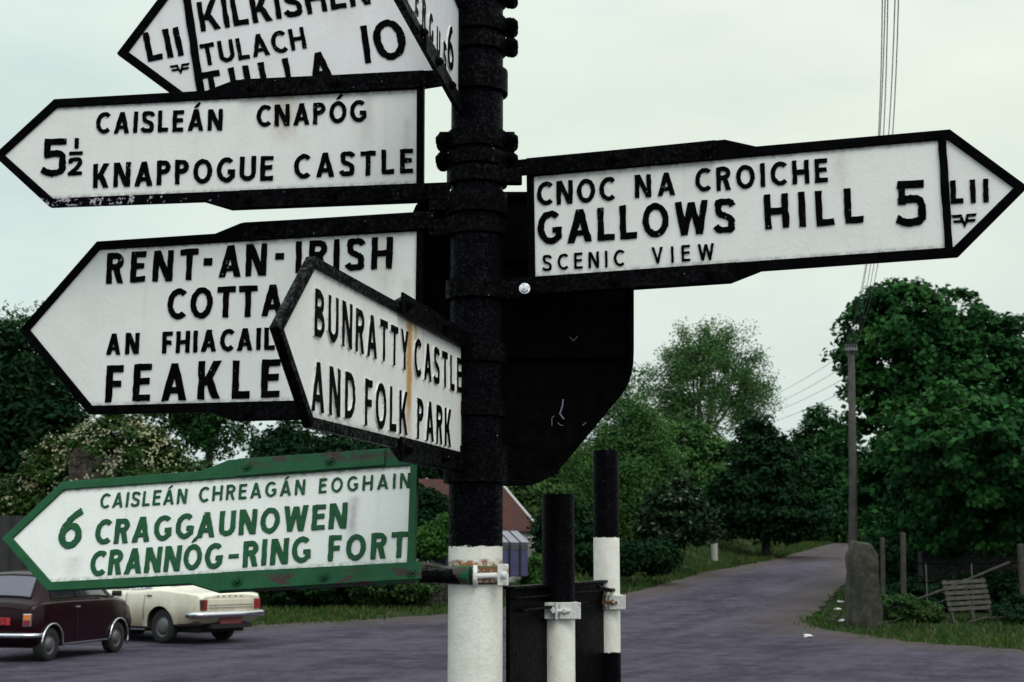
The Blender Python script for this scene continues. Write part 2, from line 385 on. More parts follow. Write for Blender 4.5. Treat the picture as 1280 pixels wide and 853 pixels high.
def word(bm, txt, u0, v0, u1, v1, cap, t, h=.0045, sides=False):
    gl = [glyph(c, t) for c in txt]; W = math.hypot(u1 - u0, v1 - v0); n = len(txt)
    nat = sum(g[0] for g in gl) * cap
    if n == 1: sx = W / nat; gap = 0
    else:
        gap = (W - nat) / (n - 1); sx = 1
        if gap < .13 * cap: gap = .13 * cap; sx = (W - gap * (n - 1)) / nat
    cx = (u1 - u0) / W; sx_ = (v1 - v0) / W; pen = 0
    for w_, prims in gl:
        jy = random.uniform(-.012, .012) * cap; ja = random.uniform(-.012, .012)
        for k, pr in enumerate(prims):
            outs = []
            for poly in pr[1:]:
                pts = resample(poly, .16) if pr[0] == 'poly' else poly
                q = []
                for x, y in pts:
                    X = pen + (x + ja * y) * cap * sx + random.gauss(0, .0075) * cap; Y = y * cap + jy + random.gauss(0, .0075) * cap
                    q.append((u0 + X * cx - Y * sx_, v0 + X * sx_ + Y * cx))
                outs.append(q)
            raised(bm, outs, h + .00022 * k, min(.0011, cap * t * .13), 0, 1 if sides else 0, pr[0] == 'rib')
        pen += w_ * cap * sx + gap
def emblem(bm, u0, v0, u1, v1):
    """the road authority's mark: a V between two mirrored Fs"""
    W, H = u1 - u0, v1 - v0; f = lambda L: [(u0 + x * W, v0 + y * H) for x, y in L]
    S = [[(.34, .62), (.50, 0), (.66, .62), (.60, 1), (.50, .42), (.40, 1), (.30, 1)],
         [(.0, 1), (.42, 1), (.38, .80), (.06, .80)], [(.05, .60), (.36, .60), (.40, .42), (.10, .42)],
         [(.58, 1), (1, 1), (.94, .80), (.62, .80)], [(.64, .60), (.95, .60), (.90, .42), (.60, .42)]]
    for k, s in enumerate(S): raised(bm, [f(s)], .0035 + .0002 * k, .0006)

# ------------------------------------------------------------------ fingerposts
SIGNS={'B': {'H': 0.2969,
       'L': 1.1958,
       'T': 0.1646,
       'eu': [0.21165, 0.97731, 0.00874],
       'ev': [-0.00185, -0.00854, 0.99996],
       'o': [-0.1409, 3.93, 2.0269],
       'tx': [('BUNRATTY', -1.1896, 0.0137, -0.5359, 0.0199, 0.0951, 0.175), ('CASTLE', -0.4825, 0.0144, -0.0144, 0.0194, 0.0947, 0.185),
              ('AND', -1.1993, -0.1361, -0.9323, -0.1324, 0.0983, 0.175), ('FOLK', -0.8658, -0.1364, -0.538, -0.1349, 0.1028, 0.175),
              ('PARK', -0.4542, -0.1366, -0.125, -0.1362, 0.1003, 0.185)]},
 'C': {'H': 0.2805,
       'L': 1.0798,
       'T': 0.148,
       'eu': [0.97394, -0.22031, 0.05384],
       'ev': [0.00562, 0.26079, 0.96538],
       'o': [-0.2867, 4.0, 1.7179],
       'tx': [('CAISLEÁN', -0.9564, 0.0753, -0.6804, 0.0734, 0.0448, 0.15), ('CHREAGÁN', -0.641, 0.0745, -0.3148, 0.0771, 0.0448, 0.15),
              ('EOGHAIN', -0.272, 0.0771, -0.0016, 0.0758, 0.0433, 0.15), ('CRAGGAUNOWEN', -0.959, -0.0351, -0.1831, -0.0306, 0.0745, 0.195),
              ('CRANNÓG', -0.962, -0.129, -0.5514, -0.1258, 0.0743, 0.195), ('-', -0.5319, -0.0995, -0.5015, -0.0993, 0.0258, 0.5),
              ('RING', -0.4869, -0.1263, -0.285, -0.1234, 0.0749, 0.195), ('FORT', -0.2324, -0.1252, -0.0028, -0.126, 0.0739, 0.195),
              ('6', -1.0772, -0.0416, -1.0037, -0.041, 0.1158, 0.175)]},
 'F': {'H': 0.2742,
       'L': 0.9,
       'T': 0.14,
       'eu': [0.13246, 0.99119, 1e-05],
       'ev': [-0.0, -1e-05, 1.0],
       'o': [-0.1548, 3.93, 3.0315],
       'tx': [('FERGUS', -0.7228, -0.119, -0.2128, -0.1298, 0.0782, 0.23), ('6', -0.183, -0.108, -0.0888, -0.0844, 0.1223, 0.19)]},
 'G': {'H': 0.2952,
       'L': 1.1452,
       'T': 0.1591,
       'em': (1.145, -0.0973, 1.209, -0.0602),
       'eu': [0.9599, -0.28003, 0.0133],
       'ev': [-0.01277, 0.00372, 0.99991],
       'o': [0.0656, 4.0, 2.5387],
       'tx': [('CNOC', 0.0087, 0.0605, 0.2378, 0.0578, 0.0683, 0.185), ('NA', 0.2956, 0.0601, 0.4096, 0.0575, 0.0663, 0.185),
              ('CROICHE', 0.4671, 0.0614, 0.8302, 0.0592, 0.0662, 0.185), ('GALLOWS', 0.0095, -0.0552, 0.5732, -0.0603, 0.0956, 0.185),
              ('HILL', 0.6551, -0.0606, 0.9184, -0.0614, 0.0968, 0.185), ('SCENIC', 0.0222, -0.132, 0.26, -0.1339, 0.0455, 0.145),
              ('VIEW', 0.3392, -0.1338, 0.5138, -0.1339, 0.0457, 0.145), ('5', 0.9997, -0.0782, 1.0791, -0.0801, 0.123, 0.165),
              ('LII', 1.1457, -0.0288, 1.2402, -0.032, 0.0631, 0.21)]},
 'K': {'H': 0.2832,
       'L': 1.1107,
       'T': 0.1613,
       'eu': [0.99022, -0.13943, 0.00466],
       'ev': [-0.00462, 0.00065, 0.99999],
       'o': [-0.2763, 4.0, 2.807],
       'tx': [('CAISLEÁN', -0.9846, 0.0538, -0.5893, 0.0471, 0.065, 0.185), ('CNAPÓG', -0.4836, 0.0514, -0.1513, 0.0513, 0.0652, 0.185),
              ('KNAPPOGUE', -0.9862, -0.1144, -0.4301, -0.1127, 0.0741, 0.185), ('CASTLE', -0.3657, -0.1108, -0.0113, -0.1096, 0.0727, 0.185),
              ('5', -1.1573, -0.0694, -1.0771, -0.0716, 0.1148, 0.165), ('1', -1.0498, 0.0116, -1.0376, 0.0115, 0.0312, 0.38),
              ('-', -1.0657, -0.0088, -1.0238, -0.009, 0.0224, 0.4), ('2', -1.0671, -0.0725, -1.0239, -0.0719, 0.0546, 0.2)]},
 'R': {'H': 0.4811,
       'L': 1.0311,
       'T': 0.2309,
       'eu': [0.96276, -0.27029, -0.00558],
       'ev': [0.00537, -0.00151, 0.99998],
       'o': [-0.2736, 4.0, 2.2841],
       'tx': [('RENT', -1.004, 0.1334, -0.6947, 0.1322, 0.0951, 0.19), ('·', -0.6762, 0.1736, -0.6487, 0.1729, 0.0221, 1.0),
              ('AN', -0.6245, 0.1352, -0.471, 0.1332, 0.0953, 0.19), ('·', -0.4424, 0.1794, -0.4154, 0.179, 0.0193, 1.0),
              ('IRISH', -0.3762, 0.1365, -0.0757, 0.1343, 0.0938, 0.19), ('COTTAGE', -0.7915, 0.0131, -0.2661, 0.0128, 0.093, 0.19),
              ('AN', -0.9914, -0.0857, -0.8821, -0.0864, 0.0639, 0.2), ('FHIACAIL', -0.8029, -0.088, -0.4362, -0.0882, 0.0656, 0.2),
              ('FEAKLE', -0.988, -0.2307, -0.4171, -0.2299, 0.1121, 0.185)]},
 'T': {'H': 0.42,
       'L': 0.7755,
       'T': 0.2,
       'em': (-0.859, -0.0942, -0.7984, -0.0627),
       'eu': [0.98406, 0.04301, 0.17258],
       'ev': [-0.17241, -0.00754, 0.985],
       'o': [-0.2094, 4.2, 3.2883],
       'tx': [('LII', -0.9214, -0.0398, -0.8116, -0.0346, 0.0928, 0.19), ('KILKISHEN', -0.7492, 0.0309, -0.2227, 0.0387, 0.0955, 0.17),
              ('TULACH', -0.7591, -0.0787, -0.4394, -0.0724, 0.0695, 0.175), ('TULLA', -0.7705, -0.1929, -0.3723, -0.1861, 0.0941, 0.19),
              ('1', -0.2701, -0.1494, -0.2516, -0.1497, 0.1218, 0.16), ('0', -0.233, -0.1501, -0.134, -0.1477, 0.127, 0.16)]}}
def sign_matrix(d):
    eu = Vector(d['eu']).normalized(); ev = Vector(d['ev']).normalized(); ey = ev.cross(eu)
    m = Matrix.Identity(4)
    for i, v in enumerate((eu, ey, ev)): m.col[i][:3] = v
    m.col[3][:3] = d['o']; return m
def fingerpost(key, label, face, frame='black', strap='black_worn', letter='black_letter', lugs=(True, True), reach=.10, side=-1, divider=None,
               straps=((-.53, .10), (-.53, .10)), bolts=((-.50, -.24), (-.50, -.24, .022)), sides=False, rim=.026, topcut=0):
    d = SIGNS[key]; root = thing('fingerpost_sign', label, 'sign', matrix=sign_matrix(d), group='fingerpost signs on the pole')
    H2, L, T = d['H'] / 2, d['L'], d['T']; s = side
    inner = [(0, -H2), (s * L, -H2), (s * (L + T), 0), (s * L, H2), (0, H2)]
    bm = bmesh.new(); ol = inset(inner, -.006); add_prism(bm, ol, 0, .007)
    obj('panel', bm, face, root)
    # frame: inner loop follows the panel, outer loop carries the lugs the straps are bolted to
    lu = .64; ou = H2 + rim; e = rim * .8; tipx = L + T + rim * 1.35; sh = L + rim * .35
    lug = .030
    up = [(-e * s, ou), (-e * s, ou + lug), (s * .555, ou + lug), (s * lu, ou + .002)]; upi = [(0, H2), (0, H2 + .0001), (s * .555, H2), (s * lu, H2)]
    if not lugs[0]: up = [(-e * s, ou)]; upi = [(0, H2)]
    else: up, upi = up[1:], upi[1:]
    dn = [(x, -y) for x, y in up]; dni = [(x, -y) for x, y in upi]
    if not lugs[1]: dn = [(-e * s, -ou)]; dni = [(0, -H2)]
    outer = up + [(s * sh, ou), (s * tipx, 0), (s * sh, -ou)] + dn[::-1]
    inn = upi + [(s * L, H2), (s * (L + T), 0), (s * L, -H2)] + dni[::-1]
    bm = bmesh.new(); y0, y1 = -.008, .012; n = len(outer)
    vo = [[bm.verts.new((u, y, v)) for u, v in outer] for y in (y0, y1)]; vi = [[bm.verts.new((u, y, v)) for u, v in inn] for y in (y0, y1)]
    for i in range(n):
        j = (i + 1) % n
        bm.faces.new((vo[0][i], vo[0][j], vi[0][j], vi[0][i])); bm.faces.new((vo[1][i], vo[1][j], vi[1][j], vi[1][i]))
        bm.faces.new((vo[0][i], vo[0][j], vo[1][j], vo[1][i])); bm.faces.new((vi[0][i], vi[0][j], vi[1][j], vi[1][i]))
    obj('frame', bm, M[frame], root, bevel=.0022)
    if divider is not None:
        bm = bmesh.new(); add_prism(bm, resample([(divider[0], -H2 - .003), (divider[1], -H2 - .003), (divider[1], H2 + .003), (divider[0], H2 + .003)], .03), .002, -.0075)
        for v in bm.verts:
            if abs(v.co.z) < H2 - .005: v.co.x += random.gauss(0, .0009)
        obj('divider', bm, M[frame], root, bevel=.0015)
    for t in d['tx']:
        bm = bmesh.new(); word(bm, *t, sides=sides)
        obj('lettering', bm, [M[letter], M['letter_side']] if sides else M[letter], root)
    if 'em' in d:
        bm = bmesh.new(); emblem(bm, *d['em']); obj('emblem', bm, M[letter], root)
    for k, (sg, st) in enumerate(zip((1, -1), straps)):
        if st is None: continue
        a, b = st; zc = ou + .002; bm = bmesh.new()
        ln = resample([(s * -a, zc - .027), (s * -b, zc - .025), (s * -b, zc + .023), (s * -a, zc + .027)] if True else [], .12)
        add_prism(bm, [(u, sg * v) for u, v in ln], -.0085, -.0155)
        br = obj('bracket', bm, M[strap], root, bevel=.0018)
        for u in bolts[k]:
            bm = bmesh.new(); add_hexbolt(bm, (s * -u, -.0155, sg * (zc + .001)), (0, -1, 0), .0115, .009)
            obj('bolt', bm, M[strap], br, bevel=.001)
    return root
rustc = (.42, .21, .06)
W1 = white_face('white_cast_face_a', [(-.40, .145, -.02, .06, (.52, .43, .33), .8), (-.15, .145, -.05, .03, (.5, .43, .36), .5), (-.03, .05, -.14, .02, (.5, .4, .3), .4)])
W2 = white_face('white_cast_face_b', [(-.10, .24, .02, .05, (.55, .46, .36), .45), (-.52, .24, .12, .03, (.5, .4, .3), .4), (-.03, .1, -.2, .025, (.5, .42, .33), .4)], grime=.7, H=.2405)
W3 = white_face('white_cast_face_c', [(.50, .145, .05, .035, (.5, .43, .33), .4), (.20, .145, .06, .03, (.5, .43, .35), .35), (.86, .145, .0, .04, (.52, .45, .38), .4)], H=.1476)
W4 = white_face('white_cast_face_d', [(-.165, .055, -.10, .026, (.36, .32, .38), .75), (-.26, .138, .085, .012, (.5, .36, .16), .6), (-1.02, -.07, -.14, .05, (.5, .47, .45), .5)], tint=(.83, .85, .83), H=.140)
W5 = white_face('white_cast_face_e', [(-.515, .147, -.17, .042, (.52, .29, .09), 1.7), (-.46, .147, -.02, .026, (.55, .36, .15), 1.2), (-.39, .147, .04, .012, (.55, .38, .2), .5), (-.006, .12, -.15, .008, (.5, .30, .10), .6)], H=.1485)
W6 = white_face('white_cast_face_f', [(-.30, .1, -.05, .06, (.55, .47, .38), .3)], tint=(.76, .76, .79), H=.2205)
W7 = white_face('white_cast_face_g', tint=(.74, .74, .80), H=.137)
M['black_k'] = M['black_flaked']
fingerpost('T', 'white pointed sign reading TULACH TULLA 10, topmost of those pointing left', W6, lugs=(False, False), straps=(None, (-.53, -.02)), divider=(-.789, -.766))
fingerpost('K', 'white pointed sign reading KNAPPOGUE CASTLE with flaking black frame', W1, frame='black_k')
fingerpost('R', 'large white pointed sign reading RENT-AN-IRISH COTTAGE and FEAKLE', W2, straps=((-.545, .06), (-.54, .06)))
fingerpost('G', 'white pointed sign reading GALLOWS HILL 5, the only one pointing right', W3, side=1, divider=(1.1225, 1.143),
           straps=((-.53, .10), (-.575, .13)), bolts=((-.504, -.235), (-.50, -.235)))
fingerpost('C', 'green framed white sign reading CRAGGAUNOWEN CRANNÓG-RING FORT, lowest on the pole', W4, frame='green', strap='green', letter='green_letter',
           straps=((-.525, -.075), (-.545, .045)), bolts=((-.493, -.238), (-.494, -.236, .018)))
fingerpost('B', 'white pointed sign reading BUNRATTY CASTLE AND FOLK PARK with orange rust streak', W5, frame='black_gloss', sides=True, rim=.021, straps=((-.62, .03), (-.62, .06)), bolts=((-.58, -.24), (-.58, -.24)))
fingerpost('F', 'steeply angled white sign ending in a 6, beside the top of the pole', W7, frame='black_gloss', sides=True, lugs=(False, True), straps=(None, (-.55, -.0)), bolts=((), (-.61, -.40, -.21)))
# ------------------------------------------------------------------ the sign pole
PX, PY, PR = -.1015, 4.0, .0755
def zat(py, Y=PY - PR): return at(594, py, Y).z
pole = thing('sign_pole', 'tall round signpost, black above and white below, carrying the fingerposts', 'signpost', (PX, PY, 0))
bm = bmesh.new(); add_tube(bm, [(0, 0, -.3), (0, 0, 1.0), (0, 0, 2.0), (0, 0, 3.0), (0, 0, 3.75)], [PR, PR, PR, PR, PR * .985], 48)
add_tube(bm, [(0, 0, 3.75), (0, 0, 3.78), (0, 0, 3.80)], [PR * 1.08, PR * 1.08, PR * .5], 32)
obj('shaft', bm, banded_post('pole_paint', zat(683), rust=[(zat(705), .014)], gloss=.3), pole, smooth_=True).modifiers.new('edge', 'EDGE_SPLIT').split_angle = R(40)
def collar(y0, y1, lugs=(), grow=.010, material='black_worn', depth=.05):
    z0, z1 = zat(y1), zat(y0); bm = bmesh.new(); rr = PR + grow
    prof = [(PR + .001, z0), (rr, z0 + .004), (rr, z1 - .004), (PR + .001, z1)]
    n = 40; rings = [[bm.verts.new((r * math.cos(k * 2 * math.pi / n), r * math.sin(k * 2 * math.pi / n), z)) for k in range(n)] for r, z in prof]
    for a, b in zip(rings, rings[1:]):
        for k in range(n): bm.faces.new((a[k], a[(k + 1) % n], b[(k + 1) % n], b[k]))
    c = obj('collar', bm, M[material], pole, smooth_=True); c.modifiers.new('edge', 'EDGE_SPLIT').split_angle = R(40)
    zm = (z0 + z1) / 2
    for s in lugs:
        bm = bmesh.new(); add_box(bm, s * PR * .9, s * (PR + .034), -.020, -.006, z0 + .003, z1 - .003); add_box(bm, s * PR * .9, s * (PR + .034), .006, .020, z0 + .003, z1 - .003)
        obj('ear', bm, M[material], c, bevel=.003)
        bm = bmesh.new(); a = Vector((s * .55, -1, .12 * s)).normalized()
        ctr = Vector((s * (PR + .022), -.018, zm)); add_tube(bm, [ctr + a * -.03, ctr + a * .002], .012, 10); add_hexbolt(bm, ctr, a, .0175, .016, True, True)
        b = Vector((-a.x, -a.y, a.z)); ctr2 = Vector((s * (PR + .022), .018, zm)); add_hexbolt(bm, ctr2, -a, .0175, .016, True, True)
        obj('bolt', bm, M['black'], c, bevel=.0015)
    return c
collar(-24, -4, (1,)); collar(12, 34, (1,)); collar(38, 58, (1,)); collar(78, 110, grow=.014)
collar(156, 181, (-1, 1)); collar(183, 203, (-1, 1)); collar(204, 226, grow=.012); collar(234, 264, grow=.013)
collar(268, 290, grow=.008); collar(345, 372, grow=.013); collar(426, 452, grow=.012); collar(500, 520, grow=.009); collar(556, 604, grow=.016)
# straps' clamp jaws: one per bracket end, with a square plate and a through bolt
def jaw(sx, py, w=.05, hgt=.05, plate=True, a='black_worn', b='black'):
    z = zat(py); bm = bmesh.new()
    add_box(bm, sx * (PR - .005), sx * (PR + w), -.022, .012, z - hgt / 2, z + hgt / 2)
    j = obj('clamp_jaw', bm, M[a], pole, bevel=.004)
    if plate:
        bm = bmesh.new(); add_box(bm, sx * (PR - .03), sx * (PR + .008), -.052, -.041, z - .024, z + .024); obj('plate', bm, M[a], j, bevel=.003)
        bm = bmesh.new(); add_tube(bm, [(sx * (PR - .01), -.045, z), (sx * (PR - .01), .04, z)], .008, 8); obj('bolt', bm, M[b], j)
    return j
jaw(1, 212, .055); jaw(1, 359, .05); jaw(-1, 247, .06); jaw(-1, 279, .06)
bm = bmesh.new(); add_hexbolt(bm, (at(655.8, 361, 3.94) - pole.location), (0, -1, .1), .011, .008)
obj('bolt', bm, M['steel'], pole)
# lowest clamp: green half against the pole, white half, rod and square plate
zc = zat(719); c = collar(708, 731, grow=.009, material='green')
bm = bmesh.new(); n = 20; rr = PR + .013
for sgn, z0, z1 in ((1, zc - .021, zc + .021),):
    A = [[bm.verts.new((r * math.cos(R(a)), r * math.sin(R(a)), z)) for a in np.linspace(-95, 12, n)] for r, z in ((rr, z0), (rr, z1), (PR, z1), (PR, z0))]
    for a, b in zip(A, A[1:] + A[:1]):
        for k in range(n - 1): bm.faces.new((a[k], a[k + 1], b[k + 1], b[k]))
g1 = obj('back_strap', bm, M['rust'], c)
bm = bmesh.new(); add_tube(bm, [(-.004, -PR - .012, zc - .002), (.008, -PR - .012, zc - .002)], .029, 20); obj('flange', bm, M['galv'], c, bevel=.003)
bm = bmesh.new(); add_tube(bm, [(0, -PR - .014, zc - .003), (.072, -PR - .012, zc)], .0075, 12); obj('rod', bm, M['galv'], c)
bm = bmesh.new(); add_box(bm, .062, .092, -PR - .022, -PR - .012, zc - .028, zc + .030); add_hexbolt(bm, (.079, -PR - .022, zc), (0, -1, 0), .010, .008, False)
obj('plate', bm, M['galv'], c, bevel=.002)
bm = bmesh.new(); add_tube(bm, [(-PR - .075, -.05, zc - .004), (-PR - .03, -.05, zc - .003), (-.02, -PR - .006, zc - .002)], [.017, .019, .022], 16)
obj('neck', bm, M['black_worn'], c)
bm = bmesh.new(); add_tube(bm, [(-PR + .004, -.050, zc), (-.048, -PR + .006, zc), (-.010, -PR - .010, zc - .001)], [.019, .022, .026], 18); obj('jaw', bm, M['green'], c, bevel=.003)

# ------------------------------------------------------------------ back of the shield-shaped board behind the pole
def px_poly(P, Y): return [(at(x, y, Y).x, at(x, y, Y).z) for x, y in P]
YB = 4.16
shield = px_poly([(545, 241), (783, 241), (789, 246), (792, 256), (792, 440), (791.3, 456), (789, 469), (785, 481), (778.5, 492), (708, 577), (700, 586), (690, 594.5), (678, 601.5), (667, 605.5), (655, 607.5), (574, 607.5), (552, 598), (530, 565), (514, 500), (514, 272), (520, 258), (530, 247)], YB)
cx = sum(p[0] for p in shield) / len(shield); cz = sum(p[1] for p in shield) / len(shield)
sh = thing('sign_board', 'big black shield-shaped sign board seen from behind, just behind the pole', 'sign', (cx, YB, 0))
loc = [(x - cx, z) for x, z in shield]
bm = bmesh.new(); add_prism(bm, loc, .006, .016); obj('plate', bm, M['black'], sh, bevel=.002)
bm = bmesh.new(); inn = inset(loc, .016); n = len(loc)
for y in (-.014, .0055):
    pass
V = [[bm.verts.new((x, y, z)) for x, z in P] for P, y in ((loc, -.014), (loc, .0055), (inn, -.014), (inn, .0055))]
for i in range(n):
    j = (i + 1) % n
    for a, b in ((0, 1), (2, 3), (0, 2), (1, 3)): bm.faces.new((V[a][i], V[a][j], V[b][j], V[b][i]))
obj('flange', bm, M['black'], sh, bevel=.003)
for py in (320, 440):
    bm = bmesh.new(); z = at(660, py, YB).z; add_box(bm, min(p[0] for p in loc) + .03, loc[3][0] - .03, -.02, .0055, z - .022, z + .022); r_ = obj('stiffener', bm, M['black'], sh, bevel=.003)
    for px in (560, 700, 760): bm = bmesh.new(); add_hexbolt(bm, (at(px, py, YB).x - cx, -.02, z), (0, -1, 0), .012, .01); obj('bolt', bm, M['black'], r_)
M['scrape'] = mat('bare_metal_scrape', (.20, .18, .27), .5, .3)
for k, P in enumerate(([(690, 532), (690, 522), (693, 520)], [(704, 499), (703, 508), (700, 517), (705, 524)], [(697, 528), (700, 531), (704, 532)], [(728, 532), (733, 528)], [(712, 421), (717, 426), (722, 420)])):
    pts = [(at(x, y, YB).x - cx, at(x, y, YB).z) for x, y in P]
    bm = bmesh.new(); add_prism(bm, ribbon(pts, .0016 if k not in (1,) else .004), .0058, .0048); obj('paint_scrape', bm, M['scrape'], sh)

# ------------------------------------------------------------------ two shorter posts and the board they carry
def post(name_label, px0, px1, py_top, d, zb, zlow, pyc, clampw):
    p0, p1 = at(px0, py_top + 40, d), at(px1, py_top + 40, d); r = (p1.x - p0.x) / 2; X = (p0.x + p1.x) / 2; zt = at((px0 + px1) / 2, py_top, d - r * .3).z
    o = thing('sign_post', name_label, 'post', (X, d, 0))
    bm = bmesh.new(); add_tube(bm, [(0, 0, -.3), (0, 0, .6), (0, 0, zt - .004), (0, 0, zt)], [r, r, r, r * .95], 36)
    m = banded_post('post_paint', zb(d - r), zlow(d - r) if zlow else None)
    obj('shaft', bm, m, o, smooth_=True).modifiers.new('edge', 'EDGE_SPLIT').split_angle = R(40)
    zc = at(X, pyc, d - r).z if False else at((px0 + px1) / 2, pyc, d - r).z; hh = .025; rr = r + .007
    bm = bmesh.new(); n = 36
    A = [[bm.verts.new((q * math.cos(k * 2 * math.pi / n), q * math.sin(k * 2 * math.pi / n), z)) for k in range(n)] for q, z in ((r, zc - hh), (rr, zc - hh), (rr, zc + hh), (r, zc + hh))]
    for a, b in zip(A, A[1:]):
        for k in range(n): bm.faces.new((a[k], a[(k + 1) % n], b[(k + 1) % n], b[k]))
    cl = obj('clamp', bm, M['galv'], o, smooth_=True); cl.modifiers.new('edge', 'EDGE_SPLIT').split_angle = R(40)
    for q in ((-r * .08 + .006, rr + .008, -rr - .010, -rr + .004), (-rr, -r * .18, -rr + .0, -rr + .022)): bm = bmesh.new(); add_box(bm, *q, zc - hh, zc + hh); obj('jaw', bm, M['galv'], cl, bevel=.002)
    bm = bmesh.new()
    add_box(bm, -.012, -.006, -rr - .022, -rr + .01, zc - hh, zc + hh); add_tube(bm, [(-.026, -rr - .013, zc), (.032, -rr - .013, zc)], .006, 8)
    add_hexbolt(bm, (-.014, -rr - .013, zc), (-1, 0, 0), .011, .008, False); add_hexbolt(bm, (.012, -rr - .013, zc), (1, 0, 0), .010, .007, False)
    obj('bolt', bm, M['rust'] if clampw else M['galv'], cl)
    return o
Y2, Y3 = 4.45, 5.15
post('shorter black topped round post, the nearer one with a white lower half', 677.5, 718, 618, Y2, lambda d: at(700, 755, d).z, None, 763.5, 0)
post('slimmer post right of it with a white middle band and rusty clamp bolt', 741, 773.5, 563, Y3, lambda d: at(757, 672, d).z, lambda d: at(760, 816, d).z, 753, 1)
A = Vector((-.012, 4.06, 0)); B = Vector((.372, 5.28, 0)); ang = math.atan2(B.y - A.y, B.x - A.x); Lb = (B - A).length
zt = at(628, 733, 4.06).z
lb = thing('sign_board', 'long low black sign board seen from behind, clamped between the posts', 'sign', (A.x, A.y, 0), ang)
bm = bmesh.new(); add_box(bm, 0, Lb, -.006, .006, .75, zt - .006); obj('plate', bm, M['black'], lb, bevel=.002)
for q in ((-.01, Lb + .01, -.022, .012, zt - .008, zt), (-.01, Lb + .01, -.028, -.0065, zt - .036, zt - .030), (.06, Lb * .62, -.030, -.0065, zt - .072, zt - .065)): bm = bmesh.new(); add_box(bm, *q); obj('flange', bm, M['black_worn'], lb, bevel=.002)
bm = bmesh.new(); add_tube(bm, [(Lb * .72, -.03, zt - .02), (Lb * .80, -.05, zt - .034), (Lb * .93, -.03, zt - .036)], .007, 8); obj('tie_rod', bm, M['black_worn'], lb)
# ------------------------------------------------------------------ ground, road, verges
LEFT = [(-.6, 36.0), (.6, 38.2), (3.3, 41.6), (6.9, 53), (11.4, 63.5), (16, 77), (22.7, 96), (31, 117), (44, 145)]     # left edge of the side road
RIGHT = [(6.4, 31.5), (7.1, 34), (8.3, 38), (9.9, 43.5), (13.7, 56), (16.2, 68), (19.8, 80), (27, 98), (36, 117), (50, 145)]
def interp(P, y):
    if y <= P[0][1]: return P[0][0]
    for a, b in zip(P, P[1:]):
        if y <= b[1]: return a[0] + (b[0] - a[0]) * (y - a[1]) / (b[1] - a[1])
    return P[-1][0]
def gh(x, y):
    t = max(0.0, y - 26)
    z = .042 * (t * t / (t + 5.0))
    if y > 100: z = .042 * (74 * 74 / 79.0) + (y - 100) * .018 if y < 300 else .042 * 69.3 + 3.6
    if y > 36:
        xl = interp(LEFT, y); d = xl - x
        if x > .03 * y: z += 1.35 * smooth(.6, 6.5, d) * smooth(36, 46, y)
        xr = interp(RIGHT, y); z += .5 * smooth(.6, 5, x - xr) * smooth(40, 52, y)
    return z
def lines(*seg):
    o = []
    for a, b, s in seg: o += list(np.arange(a, b - 1e-6, s))
    return o
XS = lines((-600, -120, 60), (-120, -30, 10), (-30, 48, 1.2), (48, 120, 8), (120, 601, 60)); YS = lines((-300, -20, 40), (-20, 18, 3), (18, 70, 1.2), (70, 150, 4), (150, 1001, 50))
V_ = [(x, y, gh(x, y)) for y in YS for x in XS]; nx = len(XS)
F_ = [(j * nx + i, j * nx + i + 1, (j + 1) * nx + i + 1, (j + 1) * nx + i) for j in range(len(YS) - 1) for i in range(nx - 1)]
me = bpy.data.meshes.new('ground'); me.from_pydata(V_, [], F_)
def soil():
    m, g = new_mat('verge_soil', .95, .1); o = g.obj()
    n = g.noise(o, .7, 6, .65); n2 = g.noise(o, 7, 5, .7)
    c = g.mix(g.rng(n, .38, .62), (.012, .032, .010), (.026, .050, .014)); c = g.mix(g.rng(n2, .52, .66), c, (.050, .042, .030))
    g.put(g.b.inputs['Base Color'], c); g.bump(n2, .8, .08); return m
gr = link('ground', me, soil(), smooth_=True); tag(gr, kind='structure')
# asphalt: one sheet 3 cm proud, broken edge
pts = [(-70, -25), (70, -25), (70, 7), (34, 11.5), (20, 16.2), (13.5, 19.8), (9.6, 23.2), (7.6, 26.6), (6.6, 29.5)] + RIGHT + LEFT[::-1] + [(-2.2, 33.6), (-4.2, 32.0), (-6.5, 30.6), (-12, 30.8), (-30, 31), (-70, 31)]
dense = []
for i, p in enumerate(pts):
    q = pts[(i + 1) % len(pts)]; L_ = math.dist(p, q); near = 15 < p[1] < 70 and abs(p[0]) < 31 and 5 < q[1]; n = max(1, int(L_ / (.35 if near else 6)))
    for k in range(n):
        x, y = p[0] + (q[0] - p[0]) * k / n, p[1] + (q[1] - p[1]) * k / n; a = .16 if near else 0
        dense.append((x + a * (noise.noise((x * .9, y * .9, 3)) * 1.6 + random.uniform(-.5, .5)), y + a * 2.0 * noise.noise((x * .8, y * .8, 9))))
bm = bmesh.new(); bm.faces.new([bm.verts.new((x, y, 0)) for x, y in dense])
for xs, no in ((XS, (1, 0, 0)), (YS, (0, 1, 0))):
    for v in xs:
        if -70 < v < 150:
            co = (v, 0, 0) if no[0] else (0, v, 0)
            bmesh.ops.bisect_plane(bm, geom=bm.verts[:] + bm.edges[:] + bm.faces[:], plane_co=co, plane_no=no, dist=1e-5)
bmesh.ops.triangulate(bm, faces=[f for f in bm.faces if len(f.verts) > 4])
for v in bm.verts: v.co.z = gh(v.co.x, v.co.y) + .03
